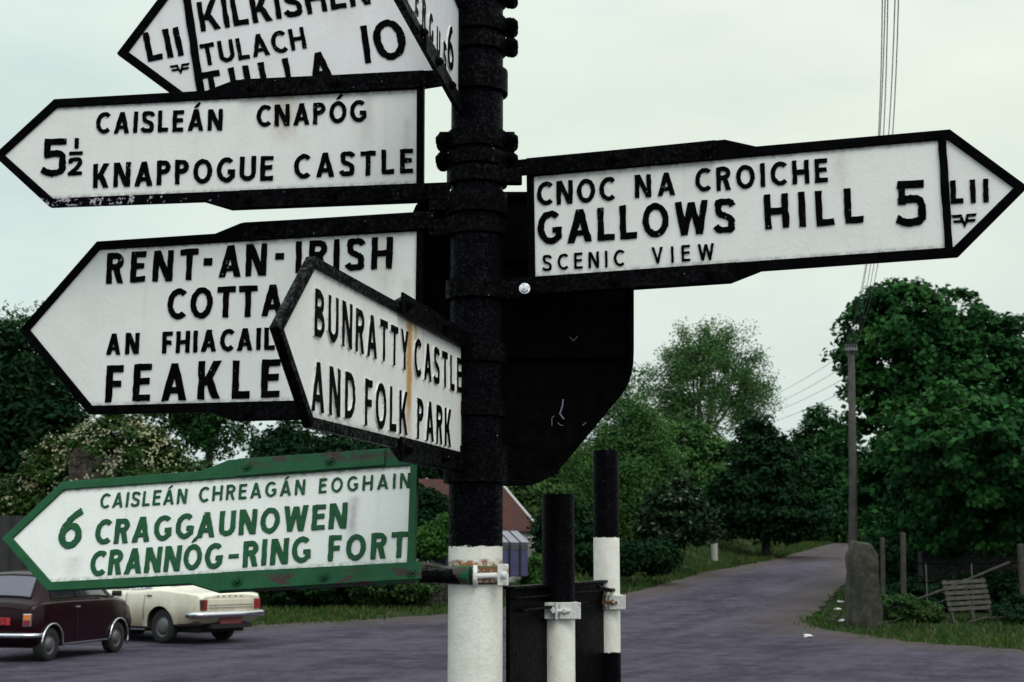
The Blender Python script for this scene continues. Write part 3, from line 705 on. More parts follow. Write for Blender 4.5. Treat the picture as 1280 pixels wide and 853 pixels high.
def asphalt():
    m, g = new_mat('asphalt', .85, .12); o = g.obj(); x, y, z = g.xyz(o)
    rm = g.n('ShaderNodeMapping'); rm.inputs['Rotation'].default_value = (0, 0, R(24)); g.put(rm.inputs[0], o); rot = rm.outputs[0]
    tr = g.noise(g.scale(rot, (1.0, .13, 1)), 1.0, 6, .6); big = g.noise(o, .22, 5, .6); fine = g.noise(o, 16, 5, .75); grit = g.noise(o, 90, 3, .7)
    c = g.mix(g.rng(tr, .40, .60), (.047, .041, .068), (.106, .093, .134)); c = g.mix(g.rng(big, .48, .68, 0, .75), c, (.034, .031, .046))
    c = g.mix(g.rng(fine, .5, .74, 0, .9), c, (.135, .120, .150)); c = g.mix(g.rng(fine, .46, .26, 0, .6), c, (.018, .017, .025)); c = g.mix(g.rng(grit, .62, .72, 0, .5), c, (.20, .18, .21))
    mid = g.noise(o, 1.7, 6, .72); md2 = g.noise(g.scale(o, (5, 2.2, 1)), 1.0, 5, .7)
    c = g.mix(g.rng(mid, .47, .66, 0, .8), c, (.135, .118, .160)); c = g.mix(g.rng(md2, .45, .30, 0, .6), c, (.022, .019, .030))
    ed = g.n('ShaderNodeAttribute', attribute_name='edge').outputs['Fac']; de = g.math('ADD', ed, g.math('MULTIPLY', g.math('SUBTRACT', mid, .5), 1.5))
    c = g.mix(g.rng(de, .75, .05, 0, .85), c, g.mix(fine, (.055, .044, .036), (.15, .125, .105)))
    # damp, worn patches with a shape of their own
    pt = g.noise(g.scale(o, (.30, .75, 1)), 1.0, 5, .65, .8); c = g.mix(g.rng(pt, .57, .65, 0, .75), c, (.022, .020, .030))
    g.put(g.b.inputs['Base Color'], c); g.put(g.b.inputs['Roughness'], g.rng(pt, .58, .68, .9, .65)); g.bump(g.math('ADD', fine, grit), 1.0, .03); return m
for f in bm.faces: f.normal_update()
def edge_dist(x, y):
    b = 9.0
    for i in range(len(pts)):
        a_, c_ = pts[i - 1], pts[i]; dx, dy = c_[0] - a_[0], c_[1] - a_[1]; t = max(0, min(1, ((x - a_[0]) * dx + (y - a_[1]) * dy) / (dx * dx + dy * dy))); b = min(b, math.hypot(x - a_[0] - t * dx, y - a_[1] - t * dy))
    return b
eds = [min(1.0, edge_dist(v.co.x, v.co.y) / 2.6) for v in bm.verts]
ro = obj('road', bm, asphalt(), smooth_=True); tag(ro, kind='structure')
ro.data.attributes.new('edge', 'FLOAT', 'POINT').data.foreach_set('value', eds)
def inside(x, y, P=pts):
    c = False
    for i in range(len(P)):
        a, b = P[i], P[i - 1]
        if (a[1] > y) != (b[1] > y) and x < (b[0] - a[0]) * (y - a[1]) / (b[1] - a[1]) + a[0]: c = not c
    return c

# ------------------------------------------------------------------ leaves and trees
def quads(name, P, Nn, T, size, asp, material, parent=None, extra=None):
    """one mesh of leaf quads: P centres, Nn normals, T in-plane direction"""
    n = len(P); Bn = np.cross(Nn, T); s = size[:, None]
    fold = Nn * s * .22
    v = np.empty((n, 4, 3), np.float32)
    v[:, 0] = P - T * s; v[:, 1] = P - Bn * s * asp + fold; v[:, 2] = P + T * s * .95; v[:, 3] = P + Bn * s * asp + fold
    me = bpy.data.meshes.new(name); me.vertices.add(n * 4); me.vertices.foreach_set('co', v.ravel())
    me.loops.add(n * 4); me.loops.foreach_set('vertex_index', np.arange(n * 4, dtype=np.int32)); me.polygons.add(n)
    me.polygons.foreach_set('loop_start', np.arange(0, n * 4, 4, dtype=np.int32)); me.update(calc_edges=True)
    a = me.attributes.new('rnd', 'FLOAT', 'FACE'); a.data.foreach_set('value', (rng.random(n) if extra is None else extra).astype(np.float32))
    return link(name, me, material, parent)
def leaf_mat(name, c0, c1, c2=None, trans=.16, rough=.7):
    m = bpy.data.materials.new(name); m.use_nodes = True; t = m.node_tree; g = NG(m)
    at_ = g.n('ShaderNodeAttribute', attribute_name='rnd'); r = at_.outputs['Fac']
    col = g.mix(r, c0, c1)
    col = g.mix(g.rng(g.noise(g.obj(), .9, 3), .4, .65, 0, .55), col, tuple(x * .55 for x in c0))
    col = g.mix(g.rng(g.noise(g.obj(), .55, 2), .52, .72, 0, .6), col, tuple(x * k for x, k in zip(c1, (1.35, 1.05, .8))))
    if c2: col = g.mix(g.math('GREATER_THAN', r, .86), col, c2)
    g.put(g.b.inputs['Base Color'], col); g.b.inputs['Roughness'].default_value = rough; g.b.inputs['Specular IOR Level'].default_value = .08
    tr = g.n('ShaderNodeBsdfTranslucent'); g.put(tr.inputs[0], col); mx = g.n('ShaderNodeMixShader'); mx.inputs[0].default_value = trans
    t.links.new(g.b.outputs[0], mx.inputs[1]); t.links.new(tr.outputs[0], mx.inputs[2]); t.links.new(mx.outputs[0], t.nodes['Material Output'].inputs[0]); return m
def unit(v): return v / np.maximum(1e-6, np.linalg.norm(v, axis=1, keepdims=True))
BARK = mat('bark', (.045, .038, .030), .9, base2=(.085, .075, .060), vscale=6, bump=.6, bscale=14)
BARK_D = mat('bark_dark', (.018, .016, .014), .9, base2=(.035, .032, .028), vscale=6, bump=.5, bscale=14)
def crown_points(lobes, nclump, nleaf, cl, flat=.55, shell=.55):
    """lobes: (cx, cy, cz, rx, ry, rz); clumps sit mostly near the lobe surface; returns leaf centres, outward normals"""
    vol = np.array([l[3] * l[4] * l[5] for l in lobes]) ** .75; pick = rng.choice(len(lobes), nclump, p=vol / vol.sum()); Lb_ = np.array(lobes)[pick]
    d = unit(rng.normal(size=(nclump, 3))); r = shell + (1 - shell) * rng.random(nclump) ** .6
    r *= 1 + .10 * np.sin(d[:, 0] * 7 + Lb_[:, 0] * 3) * np.cos(d[:, 2] * 6 + Lb_[:, 1])
    c = Lb_[:, :3] + d * Lb_[:, 3:] * r[:, None]
    cr_ = cl * rng.uniform(.6, 1.35, nclump)
    P = np.repeat(c, nleaf, 0); D = np.repeat(d, nleaf, 0); rr = np.repeat(cr_, nleaf)
    off = unit(rng.normal(size=P.shape)) * (rng.random(len(P)) ** .5)[:, None] * rr[:, None]; off[:, 2] *= flat
    off[:, 2] -= (np.hypot(off[:, 0], off[:, 1]) ** 2) * .28 / np.maximum(rr, .05) * .6
    return P + off, D, c
def tree(label, X, Y, lobes, trunk_h, trunk_r, material, leaf=.12, nclump=400, nleaf=60, cl=.5, shell=.55, group='trees along the road', name='tree', cat='tree', bark=None, limbs=14, asp=.5, lean=(0, 0), flat=.55):
    z0 = gh(X, Y); root = thing(name, label, cat, (X, Y, z0), group=group)
    P, D, c = crown_points(lobes, nclump, nleaf, cl, flat, shell)
    Nn = unit(D * .55 + np.array([0, 0, .55]) + rng.normal(size=P.shape) * .55); T = unit(np.cross(Nn, rng.normal(size=P.shape)))
    quads('crown', P.astype(np.float32), Nn, T, leaf * rng.uniform(.65, 1.25, len(P)), asp, material, root)
    bm = bmesh.new(); top = Vector((lean[0], lean[1], trunk_h))
    pp = [Vector((lean[0] * t * t + .05 * trunk_h * .12 * math.sin(5 * t + X), lean[1] * t * t, trunk_h * t)) for t in np.linspace(0, 1, 7)]; pp[0].z = -.25
    add_tube(bm, pp, [trunk_r * (1.35 if i == 0 else 1.02 - .085 * i) for i in range(7)], 10)
    cc = c[(c[:, 1] > -2.2) & (c[:, 2] > trunk_h * .7)]; cc = cc if len(cc) else c
    for q in cc[rng.choice(len(cc), min(limbs, len(cc)), replace=False)]:
        q = Vector(q); s = pp[random.choice((3, 4, 5, 6))]; mid = s.lerp(q, .5) + Vector((0, 0, .12 * (q - s).length)) + Vector([random.gauss(0, .12) for _ in range(3)]); r0 = trunk_r * random.uniform(.28, .5)
        add_tube(bm, [s, s.lerp(mid, .5) + Vector([random.gauss(0, .06) for _ in range(3)]), mid, q], [r0, r0 * .75, r0 * .5, r0 * .15], 6)
    obj('trunk', bm, bark or BARK, root, smooth_=True); return root
G_DARK = leaf_mat('leaf_dark', (.005, .021, .008), (.014, .050, .016)); G_MID = leaf_mat('leaf_mid', (.014, .054, .017), (.036, .108, .032))
G_SYC = leaf_mat('leaf_sycamore', (.010, .048, .014), (.037, .130, .034)); G_PALE = leaf_mat('leaf_pale', (.045, .10, .030), (.075, .145, .045))
G_ASH = leaf_mat('leaf_ash', (.050, .125, .040), (.085, .19, .058)); G_LIME = leaf_mat('leaf_bright', (.028, .085, .016), (.055, .13, .026))
G_HAW = leaf_mat('leaf_hawthorn', (.020, .055, .013), (.045, .098, .024)); FLOWER = leaf_mat('hawthorn_blossom', (.28, .31, .19), (.46, .46, .32), trans=.2)
G_VAR = leaf_mat('leaf_variegated', (.008, .026, .010), (.018, .048, .018), (.12, .16, .09)); G_SOFT = leaf_mat('leaf_soft', (.050, .128, .036), (.088, .195, .054), trans=.3); G_OLIVE = leaf_mat('leaf_olive', (.024, .060, .019), (.048, .104, .032))

def px_lobe(px0, px1, py0, py1, Y, X0, z0, deep=None, dy=0):
    a, b = at(px0, py1, Y + dy), at(px1, py0, Y + dy); rx = (b.x - a.x) / 2; rz = (b.z - a.z) / 2
    return ((a.x + b.x) / 2 - X0, dy, (a.z + b.z) / 2 - z0, rx, deep or max(rx * .8, .6), rz)
def ptree(label, px, Y, L, tpy, tr, material, **k):
    X = at(px, 700, Y).x; z0 = gh(X, Y); th = at(px, tpy, Y).z - z0
    return tree(label, X, Y, [px_lobe(*l[:4], Y, X, z0, *(l[4:])) for l in L], th, tr, material, **k)

# the big sycamore at the right; its forward lobes are added to shade the gateway
ptree('large dense dark green tree overhanging the gateway at the right', 1190, 43, [(1052, 1200, 352, 520), (1075, 1180, 348, 430), (1120, 1290, 400, 560), (1046, 1160, 440, 620), (1062, 1220, 560, 700), (1160, 1330, 470, 690), (1240, 1420, 420, 640), (1230, 1400, 540, 705), (1100, 1260, 480, 640, 2.2), (1300, 1470, 470, 690), (1180, 1320, 392, 540), (1120, 1265, 364, 520), (1060, 1150, 372, 470), (1260, 1400, 420, 560), (1110, 1240, 585, 690, 1.6, -6), (1200, 1360, 590, 692, 1.6, -7), (1110, 1290, 480, 640, 2.2, -7.5), (1240, 1420, 500, 650, 2.2, -8)],
      520, .34, G_SYC, leaf=.10, nclump=2300, nleaf=66, cl=.42, shell=.62, limbs=40, asp=.72, bark=BARK_D)
# row to the left of the side road
ptree('slender pale green tree just right of the black shield board', 772, 58, [(745, 825, 446, 640), (700, 800, 520, 700), (760, 858, 550, 694), (735, 845, 490, 684)], 560, .16, G_SOFT, leaf=.085, nclump=900, nleaf=60, cl=.5, shell=.35, flat=1.1, asp=.4)
ptree('dark round-topped tree between the sparse ash and the side road', 958, 66, [(908, 1006, 535, 664), (918, 975, 515, 620), (880, 960, 590, 668), (905, 1010, 600, 676), (930, 1040, 615, 676)], 590, .2, G_DARK, leaf=.15, nclump=420, nleaf=60, cl=.6, bark=BARK_D)
ptree('mid green rounded tree beyond the bend of the side road', 1024, 88, [(984, 1062, 522, 690), (1000, 1050, 508, 620), (1030, 1100, 560, 690)], 600, .25, G_MID, leaf=.19, nclump=420, nleaf=55, cl=.8)
ptree('leafy shrub with pale edged leaves beside the left verge', 838, 52, [(808, 880, 598, 684), (795, 850, 628, 688), (850, 900, 636, 680)], 640, .08, G_VAR, leaf=.12, nclump=260, nleaf=40, cl=.38, name='shrub', cat='shrub', group='shrubs on the verges', bark=BARK_D)
ptree('low dark bramble shrub on the verge behind the slimmer post', 770, 46, [(775, 850, 676, 716), (745, 800, 672, 718)], 705, .05, G_DARK, leaf=.08, nclump=180, nleaf=50, cl=.3, name='shrub', cat='shrub', group='shrubs on the verges', bark=BARK_D)
ptree('dark hedge-like shrub behind the two shorter posts', 705, 47, [(668, 735, 620, 722), (690, 760, 650, 722)], 690, .07, G_DARK, leaf=.09, nclump=240, nleaf=55, cl=.36, name='shrub', cat='shrub', group='shrubs on the verges', bark=BARK_D)
ptree('olive green bushy tree low behind the sparse ash', 868, 72, [(815, 905, 522, 672), (850, 935, 545, 670), (795, 850, 530, 674)], 600, .2, G_SOFT, leaf=.15, nclump=420, nleaf=50, cl=.6)
ptree('yellow green tree behind the red roof', 655, 78, [(590, 720, 560, 720), (640, 760, 540, 720), (560, 640, 600, 720)], 640, .25, G_PALE, leaf=.2, nclump=480, nleaf=50, cl=.9)
ptree('dark tree closing the far end of the side road', 1085, 118, [(1020, 1160, 585, 672), (1060, 1200, 560, 672)], 620, .3, G_DARK, leaf=.28, nclump=320, nleaf=50, cl=1.1, bark=BARK_D)
ptree('dark hedge bush shading the gateway below the big tree', 1165, 40.5, [(1085, 1190, 650, 760), (1150, 1300, 640, 765), (1250, 1420, 640, 770)], 700, .1, G_DARK, leaf=.09, nclump=620, nleaf=60, cl=.42, name='hedge', cat='hedge', group='shrubs on the verges', bark=BARK_D)
ptree('tangle of nettles right of the stone pillar', 1122, 32.4, [(1098, 1150, 742, 776), (1130, 1180, 752, 777)], 765, .02, G_OLIVE, leaf=.045, nclump=150, nleaf=40, cl=.16, name='nettles', cat='weeds', group='shrubs on the verges', bark=BARK_D)
ptree('tangle of weeds at the foot of the far right gate post', 1268, 31.6, [(1246, 1300, 745, 784), (1285, 1340, 738, 786)], 770, .02, G_DARK, leaf=.045, nclump=170, nleaf=40, cl=.16, name='nettles', cat='weeds', group='shrubs on the verges', bark=BARK_D)
ptree('low black-green bramble patch behind the gate', 1190, 35.6, [(1100, 1200, 722, 770), (1180, 1300, 715, 772), (1270, 1400, 715, 775)], 745, .04, G_DARK, leaf=.06, nclump=420, nleaf=50, cl=.24, name='shrub', cat='shrub', group='shrubs on the verges', bark=BARK_D)
ptree('dark brambles spilling over the left part of the rubble wall', 370, 36.4, [(320, 400, 700, 758), (380, 440, 712, 756)], 735, .04, G_DARK, leaf=.06, nclump=260, nleaf=46, cl=.2, name='shrub', cat='shrub', group='shrubs on the verges', bark=BARK_D)
ptree('dark brambles spilling over the right part of the rubble wall', 480, 36.4, [(430, 500, 705, 752), (480, 545, 715, 752)], 735, .04, G_OLIVE, leaf=.055, nclump=230, nleaf=46, cl=.2, name='shrub', cat='shrub', group='shrubs on the verges', bark=BARK_D)
# left side
ptree('tall dark tree at the left edge of the view', 5, 44, [(-90, 60, 392, 560), (-60, 95, 430, 640), (30, 112, 480, 650), (-140, 20, 450, 660)], 560, .35, G_DARK, leaf=.13, nclump=760, nleaf=60, cl=.6, bark=BARK_D, group='trees behind the cars')
ptree('pale thin topped tree rising behind the dark tree at the left', 30, 68, [(-40, 95, 380, 520)], 520, .2, G_ASH, leaf=.12, nclump=240, nleaf=22, cl=.7, group='trees behind the cars')
haw = ptree('rounded hawthorn bush covered in cream blossom', 120, 35, [(20, 150, 545, 700), (60, 235, 522, 690), (90, 190, 512, 620), (-15, 80, 590, 710), (170, 250, 560, 690)], 640, .12, G_HAW, leaf=.075, nclump=620, nleaf=62, cl=.34, shell=.6, name='hawthorn', cat='shrub', group='trees behind the cars')
ptree('thin dark trunked tree with open foliage above the green sign', 256, 62, [(190, 300, 420, 560), (170, 260, 470, 600), (230, 320, 450, 575)], 440, .22, G_MID, leaf=.12, nclump=330, nleaf=34, cl=.7, bark=BARK_D, group='trees behind the cars', limbs=30)
ptree('dense dark tree right of the thin dark trunk', 345, 54, [(298, 420, 532, 700), (320, 400, 520, 640)], 600, .2, G_DARK, leaf=.12, nclump=380, nleaf=60, cl=.55, bark=BARK_D, group='trees behind the cars')
ptree('broad dark tree half hidden behind the leaning sign', 470, 52, [(390, 520, 500, 700), (450, 560, 520, 700)], 600, .2, G_DARK, leaf=.12, nclump=460, nleaf=60, cl=.55, bark=BARK_D, group='trees behind the cars')
ptree('mid green bush between hawthorn and dark trees', 225, 46, [(185, 300, 575, 700), (230, 330, 590, 700)], 650, .1, G_OLIVE, leaf=.10, nclump=260, nleaf=55, cl=.42, name='shrub', cat='shrub', group='trees behind the cars')
ptree('dark shrub beside the left end of the red roof', 538, 44, [(500, 556, 604, 700), (530, 566, 622, 690)], 660, .06, G_DARK, leaf=.085, nclump=200, nleaf=55, cl=.33, name='shrub', cat='shrub', group='trees behind the cars', bark=BARK_D)
ptree('small bright green shrub just left of the pole', 544, 39, [(518, 556, 655, 690), (540, 572, 645, 685), (530, 560, 664, 700)], 680, .04, G_LIME, leaf=.06, nclump=150, nleaf=40, cl=.24, name='shrub', cat='shrub', group='trees behind the cars')
ptree('small light green shrub right of the blue shed', 671, 41, [(655, 690, 694, 745)], 720, .04, G_LIME, leaf=.07, nclump=110, nleaf=45, cl=.22, name='shrub', cat='shrub', group='trees behind the cars')

# sparse tall ash: limbs, branches and twigs reaching out to an open domed crown
def ash(label, px, Y, px0, px1, py0, py1):
    X = at(px, 690, Y).x; z0 = gh(X, Y); root = thing('ash_tree', label, 'tree', (X, Y, z0), group='trees along the road'); bm = bmesh.new()
    a_, b_ = at(px0, py1, Y), at(px1, py0, Y); ctr = np.array([(a_.x + b_.x) / 2 - X, 0, (a_.z + b_.z) / 2 - z0]); rad = np.array([(b_.x - a_.x) / 2, (b_.x - a_.x) / 2.4, (b_.z - a_.z) / 2])
    def shell(n, r0, r1, zmin):
        o = []
        while len(o) < n:
            d = rng.normal(size=3); d /= np.linalg.norm(d)
            if d[2] < zmin: continue
            lump = 1 + .13 * math.sin(d[0] * 6 + 1) * math.cos(d[2] * 5 + d[1] * 4)
            o.append(ctr + rad * d * rng.uniform(r0, r1) * lump)
        return [Vector(v) for v in o]
    fork = Vector((.05, 0, (ctr[2] - rad[2] * .80))); add_tube(bm, [(0, 0, -.3), Vector((.1, 0, fork.z * .5)), fork], [.24, .19, .15], 9)
    def join(p, q, r0, r1, k=3, bow=.10):
        L_ = (q - p).length; pts_ = [p.lerp(q, t) + Vector([random.gauss(0, bow * .35) for _ in range(3)]) * L_ * (t * (1 - t) * 2) + Vector((0, 0, bow * L_ * t * (1 - t) * 1.5)) for t in np.linspace(0, 1, k + 2)]
        add_tube(bm, pts_, [r0 + (r1 - r0) * i / (k + 1) for i in range(k + 2)], 5, False); return pts_
    L1, L2, L3 = shell(11, .38, .58, -.35), shell(70, .62, .86, -.5), shell(620, .45, 1.04, -.62)
    nodes1 = []; nodes2 = []
    for q in L1: nodes1 += [(t, .085) for t in join(fork - Vector((0, 0, random.uniform(0, .9))), q, .085, .05, 4)[2:]]
    for q in L2: p, r = min(nodes1, key=lambda n: (n[0] - q).length + .35 * max(0, n[0].z - q.z)); nodes2 += [(t, .03) for t in join(p, q, .055, .022, 4)[1:]]
    tips = []
    for q in L3: p, r = min(nodes2, key=lambda n: (n[0] - q).length); tips += join(p, q, .02, .007, 2)[1:]
    obj('trunk', bm, BARK, root, smooth_=True)
    P = np.array([list(t) for t in tips]); n = 19; Q = np.repeat(P, n, 0) + rng.normal(size=(len(P) * n, 3)) * .21
    Nn = unit(rng.normal(size=Q.shape) + np.array([0, 0, .7])); T = unit(np.cross(Nn, rng.normal(size=Q.shape)))
    quads('crown', Q.astype(np.float32), Nn, T, .078 * rng.uniform(.6, 1.3, len(Q)), .5, G_ASH, root)
ash('tall sparse ash with sky showing through its crown', 868, 76, 803, 968, 402, 590)

# far hedgerow that closes the horizon
P, D, _ = crown_points([(x + rng.normal() * 3, 150 + rng.normal() * 12, gh(x, 150) + 2.2 + rng.random() * 2, rng.uniform(5, 9), 5, rng.uniform(3, 5.5)) for x in np.arange(-150, 190, 6)], 3400, 22, 1.5)
Nn = unit(D + rng.normal(size=P.shape) * .6 + np.array([0, 0, .5])); T = unit(np.cross(Nn, rng.normal(size=P.shape)))
tag(quads('far_hedgerow', P.astype(np.float32), Nn, T, .5 * rng.uniform(.6, 1.3, len(P)), .6, G_DARK), 'far dark hedgerow closing the horizon', 'hedgerow', kind='stuff')

# grass on the verges
def grass():
    P = []
    def zone(n, fx, hmin, hmax):
        k = 0
        while k < n:
            x, y = fx()
            if inside(x, y):
                k += .05
                if random.random() > math.exp(-edge_dist(x, y) / .16): continue
            if noise.noise((x * .55, y * .55, 4)) + .6 * noise.noise((x * 2.1, y * 2.1, 8)) < random.uniform(-.45, .05): k += .3; continue
            P.append((x, y, random.uniform(hmin, hmax))); k += 1
    zone(24000, lambda: (random.uniform(6, 20), random.uniform(18, 33.5)), .04, .14)
    zone(26000, lambda: (lambda y: (interp(LEFT, y) - abs(random.gauss(0, 3.2)), y))(random.uniform(39, 100)), .07, .24)
    zone(16000, lambda: (random.uniform(-9, 2), random.uniform(30.5, 40)), .05, .16)
    zone(6000, lambda: (lambda y: (interp(RIGHT, y) + abs(random.gauss(0, 1.5)), y))(random.uniform(33, 90)), .06, .22)
    A_ = np.array(P); n = len(A_); z = np.array([gh(a, b) for a, b, _ in P]); an = rng.random(n) * 6.283; h = A_[:, 2]; wd = rng.uniform(.012, .03, n)
    ln = rng.normal(size=(n, 2)) * .35
    v = np.empty((n, 4, 3), np.float32); base = np.stack([A_[:, 0], A_[:, 1], z - .01], 1); dx = np.stack([np.cos(an), np.sin(an), 0 * an], 1)
    v[:, 0] = base - dx * wd[:, None]; v[:, 1] = base + dx * wd[:, None]
    tip = base + np.stack([ln[:, 0] * h, ln[:, 1] * h, h], 1); v[:, 2] = tip + dx * .004; v[:, 3] = tip - dx * .004
    me = bpy.data.meshes.new('grass'); me.vertices.add(n * 4); me.vertices.foreach_set('co', v.ravel()); me.loops.add(n * 4); me.loops.foreach_set('vertex_index', np.arange(n * 4, dtype=np.int32))
    me.polygons.add(n); me.polygons.foreach_set('loop_start', np.arange(0, n * 4, 4, dtype=np.int32)); me.update(calc_edges=True)
    a = me.attributes.new('rnd', 'FLOAT', 'FACE'); a.data.foreach_set('value', rng.random(n).astype(np.float32))
    tag(link('grass', me, leaf_mat('grass_blade', (.024, .062, .016), (.055, .105, .024), (.12, .11, .05), trans=.25)), 'rough green verge grass', 'grass', kind='stuff')
grass()
# cream blossom on the hawthorn
P, D, c = crown_points([tuple(l) for l in [px_lobe(*q, 35, at(120, 700, 35).x, gh(-10, 35)) for q in ((20, 150, 545, 680), (60, 235, 522, 660), (90, 190, 511, 620), (-15, 80, 590, 690), (170, 248, 560, 670))]], 620, 12, .26, shell=.9)
ok = (D[:, 2] > -.2); P, D = P[ok], D[ok]
Nn = unit(D + np.array([0, -.3, .4]) + rng.normal(size=P.shape) * .5); T = unit(np.cross(Nn, rng.normal(size=P.shape)))
quads('blossom', P.astype(np.float32), Nn, T, .036 * rng.uniform(.6, 1.3, len(P)), .8, FLOWER, haw)

# ------------------------------------------------------------------ cars
def car_paint(name, c, dirt=None, zd=(.35, .75), coat=.4):
    m, g = new_mat(name, .22, .5 if coat else .22); g.b.inputs['Coat Weight'].default_value = coat; o = g.obj(); x, y, z = g.xyz(o)
    col = g.mix(g.rng(g.noise(o, 5, 4), .4, .7), c, tuple(v * .85 for v in c))
    if dirt:
        k = g.math('MULTIPLY', g.rng(z, zd[1], zd[0]), g.rng(g.noise(o, 2.2, 5, .6), .22, .50)); col = g.mix(k, col, dirt)
        g.put(g.b.inputs['Roughness'], g.rng(k, 0, 1, .25, .7))
    g.put(g.b.inputs['Base Color'], col); return m
M['maroon'] = car_paint('maroon_car_paint', (.012, .0015, .004), coat=.0); M['cream'] = car_paint('cream_car_paint', (.80, .76, .62), (.20, .15, .10), (.30, .92))
M['chrome'] = mat('chrome', (.75, .76, .80), .16, 1); M['glass'] = mat('car_window_glass', (.02, .02, .03), .06, 0, spec=.9, coat=1)
M['glass_skylit'] = mat('skylit_window_glass', (.050, .048, .085), .08, 0, spec=1, coat=1); M['tyre'] = mat('tyre_rubber', (.012, .012, .012), .8); M['hub'] = mat('wheel_hub_grey', (.13, .13, .135), .4, .5); M['dark'] = mat('dark_underside', (.008, .008, .008), .9)  # rear windows: lilac base colour stands in for sky light through the car
M['orange'] = mat('orange_lamp', (.75, .20, .02), .25, coat=1); M['redlamp'] = mat('red_lamp', (.22, .012, .012), .25, coat=1); M['plate_red'] = mat('red_number_plate', (.45, .02, .03), .5, base2=(.35, .02, .03), vscale=20)
M['darkred'] = mat('dark_tail_lamp', (.05, .015, .012), .3, coat=1)
def make_car(name, label, sections, paint, wheels, wr, hubr, loc, heading, windows, L):
    root = thing(name, label, 'car', loc, math.atan2(heading[1], heading[0]), group='parked cars')
    def rows(s):
        x, zs, ym, zm, yb, zb, yt, zt = s
        return [(0, zs), (ym * .80, zs), (ym * .96, zs + .05), (ym, zm), (yb + (ym - yb) * .35, zb - .05), (yb, zb), (yb - .025, zb + .02), (yt + (yb - yt) * .03 if zt - zb > .2 else yt + (yb - yt) * .5, zt - .055 if zt - zb > .2 else zb + (zt - zb) * .6), (yt * .90, zt - .012), (yt * .5, zt + .012), (0, zt + .02)]
    def sec(x):
        for a, b in zip(sections, sections[1:]):
            if x <= b[0]:
                t = (x - a[0]) / (b[0] - a[0]); return [x] + [a[i] + (b[i] - a[i]) * t for i in range(1, 8)]
        return sections[-1]
    def surf(x, r, sgn):
        R_ = rows(sec(x)); i = min(int(r), 9); f = r - i; a, b = R_[i], R_[i + 1]; return Vector((x, sgn * (a[0] + (b[0] - a[0]) * f), a[1] + (b[1] - a[1]) * f))
    xs = sorted(set([s[0] for s in sections] + [sections[i][0] + (sections[i + 1][0] - sections[i][0]) * k / 3 for i in range(len(sections) - 1) for k in (1, 2)]))
    bm = bmesh.new(); RR = []
    for x in xs:
        rw = rows(sec(x)); loop = [(y, z) for y, z in rw] + [(-y, z) for y, z in rw[-2:0:-1]]
        RR.append([bm.verts.new((x, y, z)) for y, z in loop])
    for a, b in zip(RR, RR[1:]):
        n = len(a)
        for k in range(n): bm.faces.new((a[k], a[(k + 1) % n], b[(k + 1) % n], b[k]))
    bm.faces.new(RR[0]); bm.faces.new(RR[-1][::-1]); bmesh.ops.recalc_face_normals(bm, faces=bm.faces[:])
    me = bpy.data.meshes.new('body'); bm.to_mesh(me); bm.free(); me.materials.append(M[paint])
    tmp = bpy.data.objects.new('body', me); C.objects.link(tmp)
    cb = bmesh.new()
    for wx, wy in wheels: add_tube(cb, [(wx, -1.2, wr + .01), (wx, 1.2, wr + .01)], wr + .045, 32)
    bmesh.ops.recalc_face_normals(cb, faces=cb.faces[:]); cm = bpy.data.meshes.new('cut'); cb.to_mesh(cm); cb.free(); cm.materials.append(M['dark']); co = bpy.data.objects.new('cut', cm); C.objects.link(co)
    md = tmp.modifiers.new('b', 'BOOLEAN'); md.operation = 'DIFFERENCE'; md.solver = 'EXACT'; md.object = co; md.material_mode = 'TRANSFER'
    bpy.context.view_layer.update(); dg = bpy.context.evaluated_depsgraph_get(); me2 = bpy.data.meshes.new_from_object(tmp.evaluated_get(dg)); me2.name = 'body'
    bpy.data.objects.remove(tmp); bpy.data.objects.remove(co)
    body = link('body', me2, None, root, smooth_=True); body.modifiers.new('edge', 'EDGE_SPLIT').split_angle = R(32)
    for wn_, sides, xb0, xb1, xt0, xt1, r0, r1 in windows:
        for sg in sides:
            bm = bmesh.new(); n = 6; G_ = []
            fr = []
            for j in range(5):
                t = j / 4; G_.append([]); 
                for i in range(n + 1):
                    u = i / n; x = (xb0 + (xb1 - xb0) * u) * (1 - t) + (xt0 + (xt1 - xt0) * u) * t; p = surf(x, r0 + (r1 - r0) * t, sg)
                    q = surf(x + .01, r0 + (r1 - r0) * t, sg) - p; q2 = surf(x, min(9.99, r0 + (r1 - r0) * t + .03), sg) - p; nn = q.cross(q2).normalized(); 
                    if nn.y * sg < 0: nn = -nn
                    G_[-1].append(bm.verts.new(p + nn * .007))
            for a, b in zip(G_, G_[1:]):
                for k in range(n): bm.faces.new((a[k], a[k + 1], b[k + 1], b[k]))
            edge = [v.co.copy() for v in G_[0]] + [g_[-1].co.copy() for g_ in G_[1:]] + [v.co.copy() for v in G_[-1][-2::-1]] + [g_[0].co.copy() for g_ in G_[-2:0:-1]]
            wo_ = obj(wn_, bm, M['glass'], root, smooth_=True)
            bm = bmesh.new(); add_tube(bm, edge + [edge[0]], .011, 6, False); obj('window_trim', bm, M['chrome'] if paint == 'cream' else M['dark'], wo_)
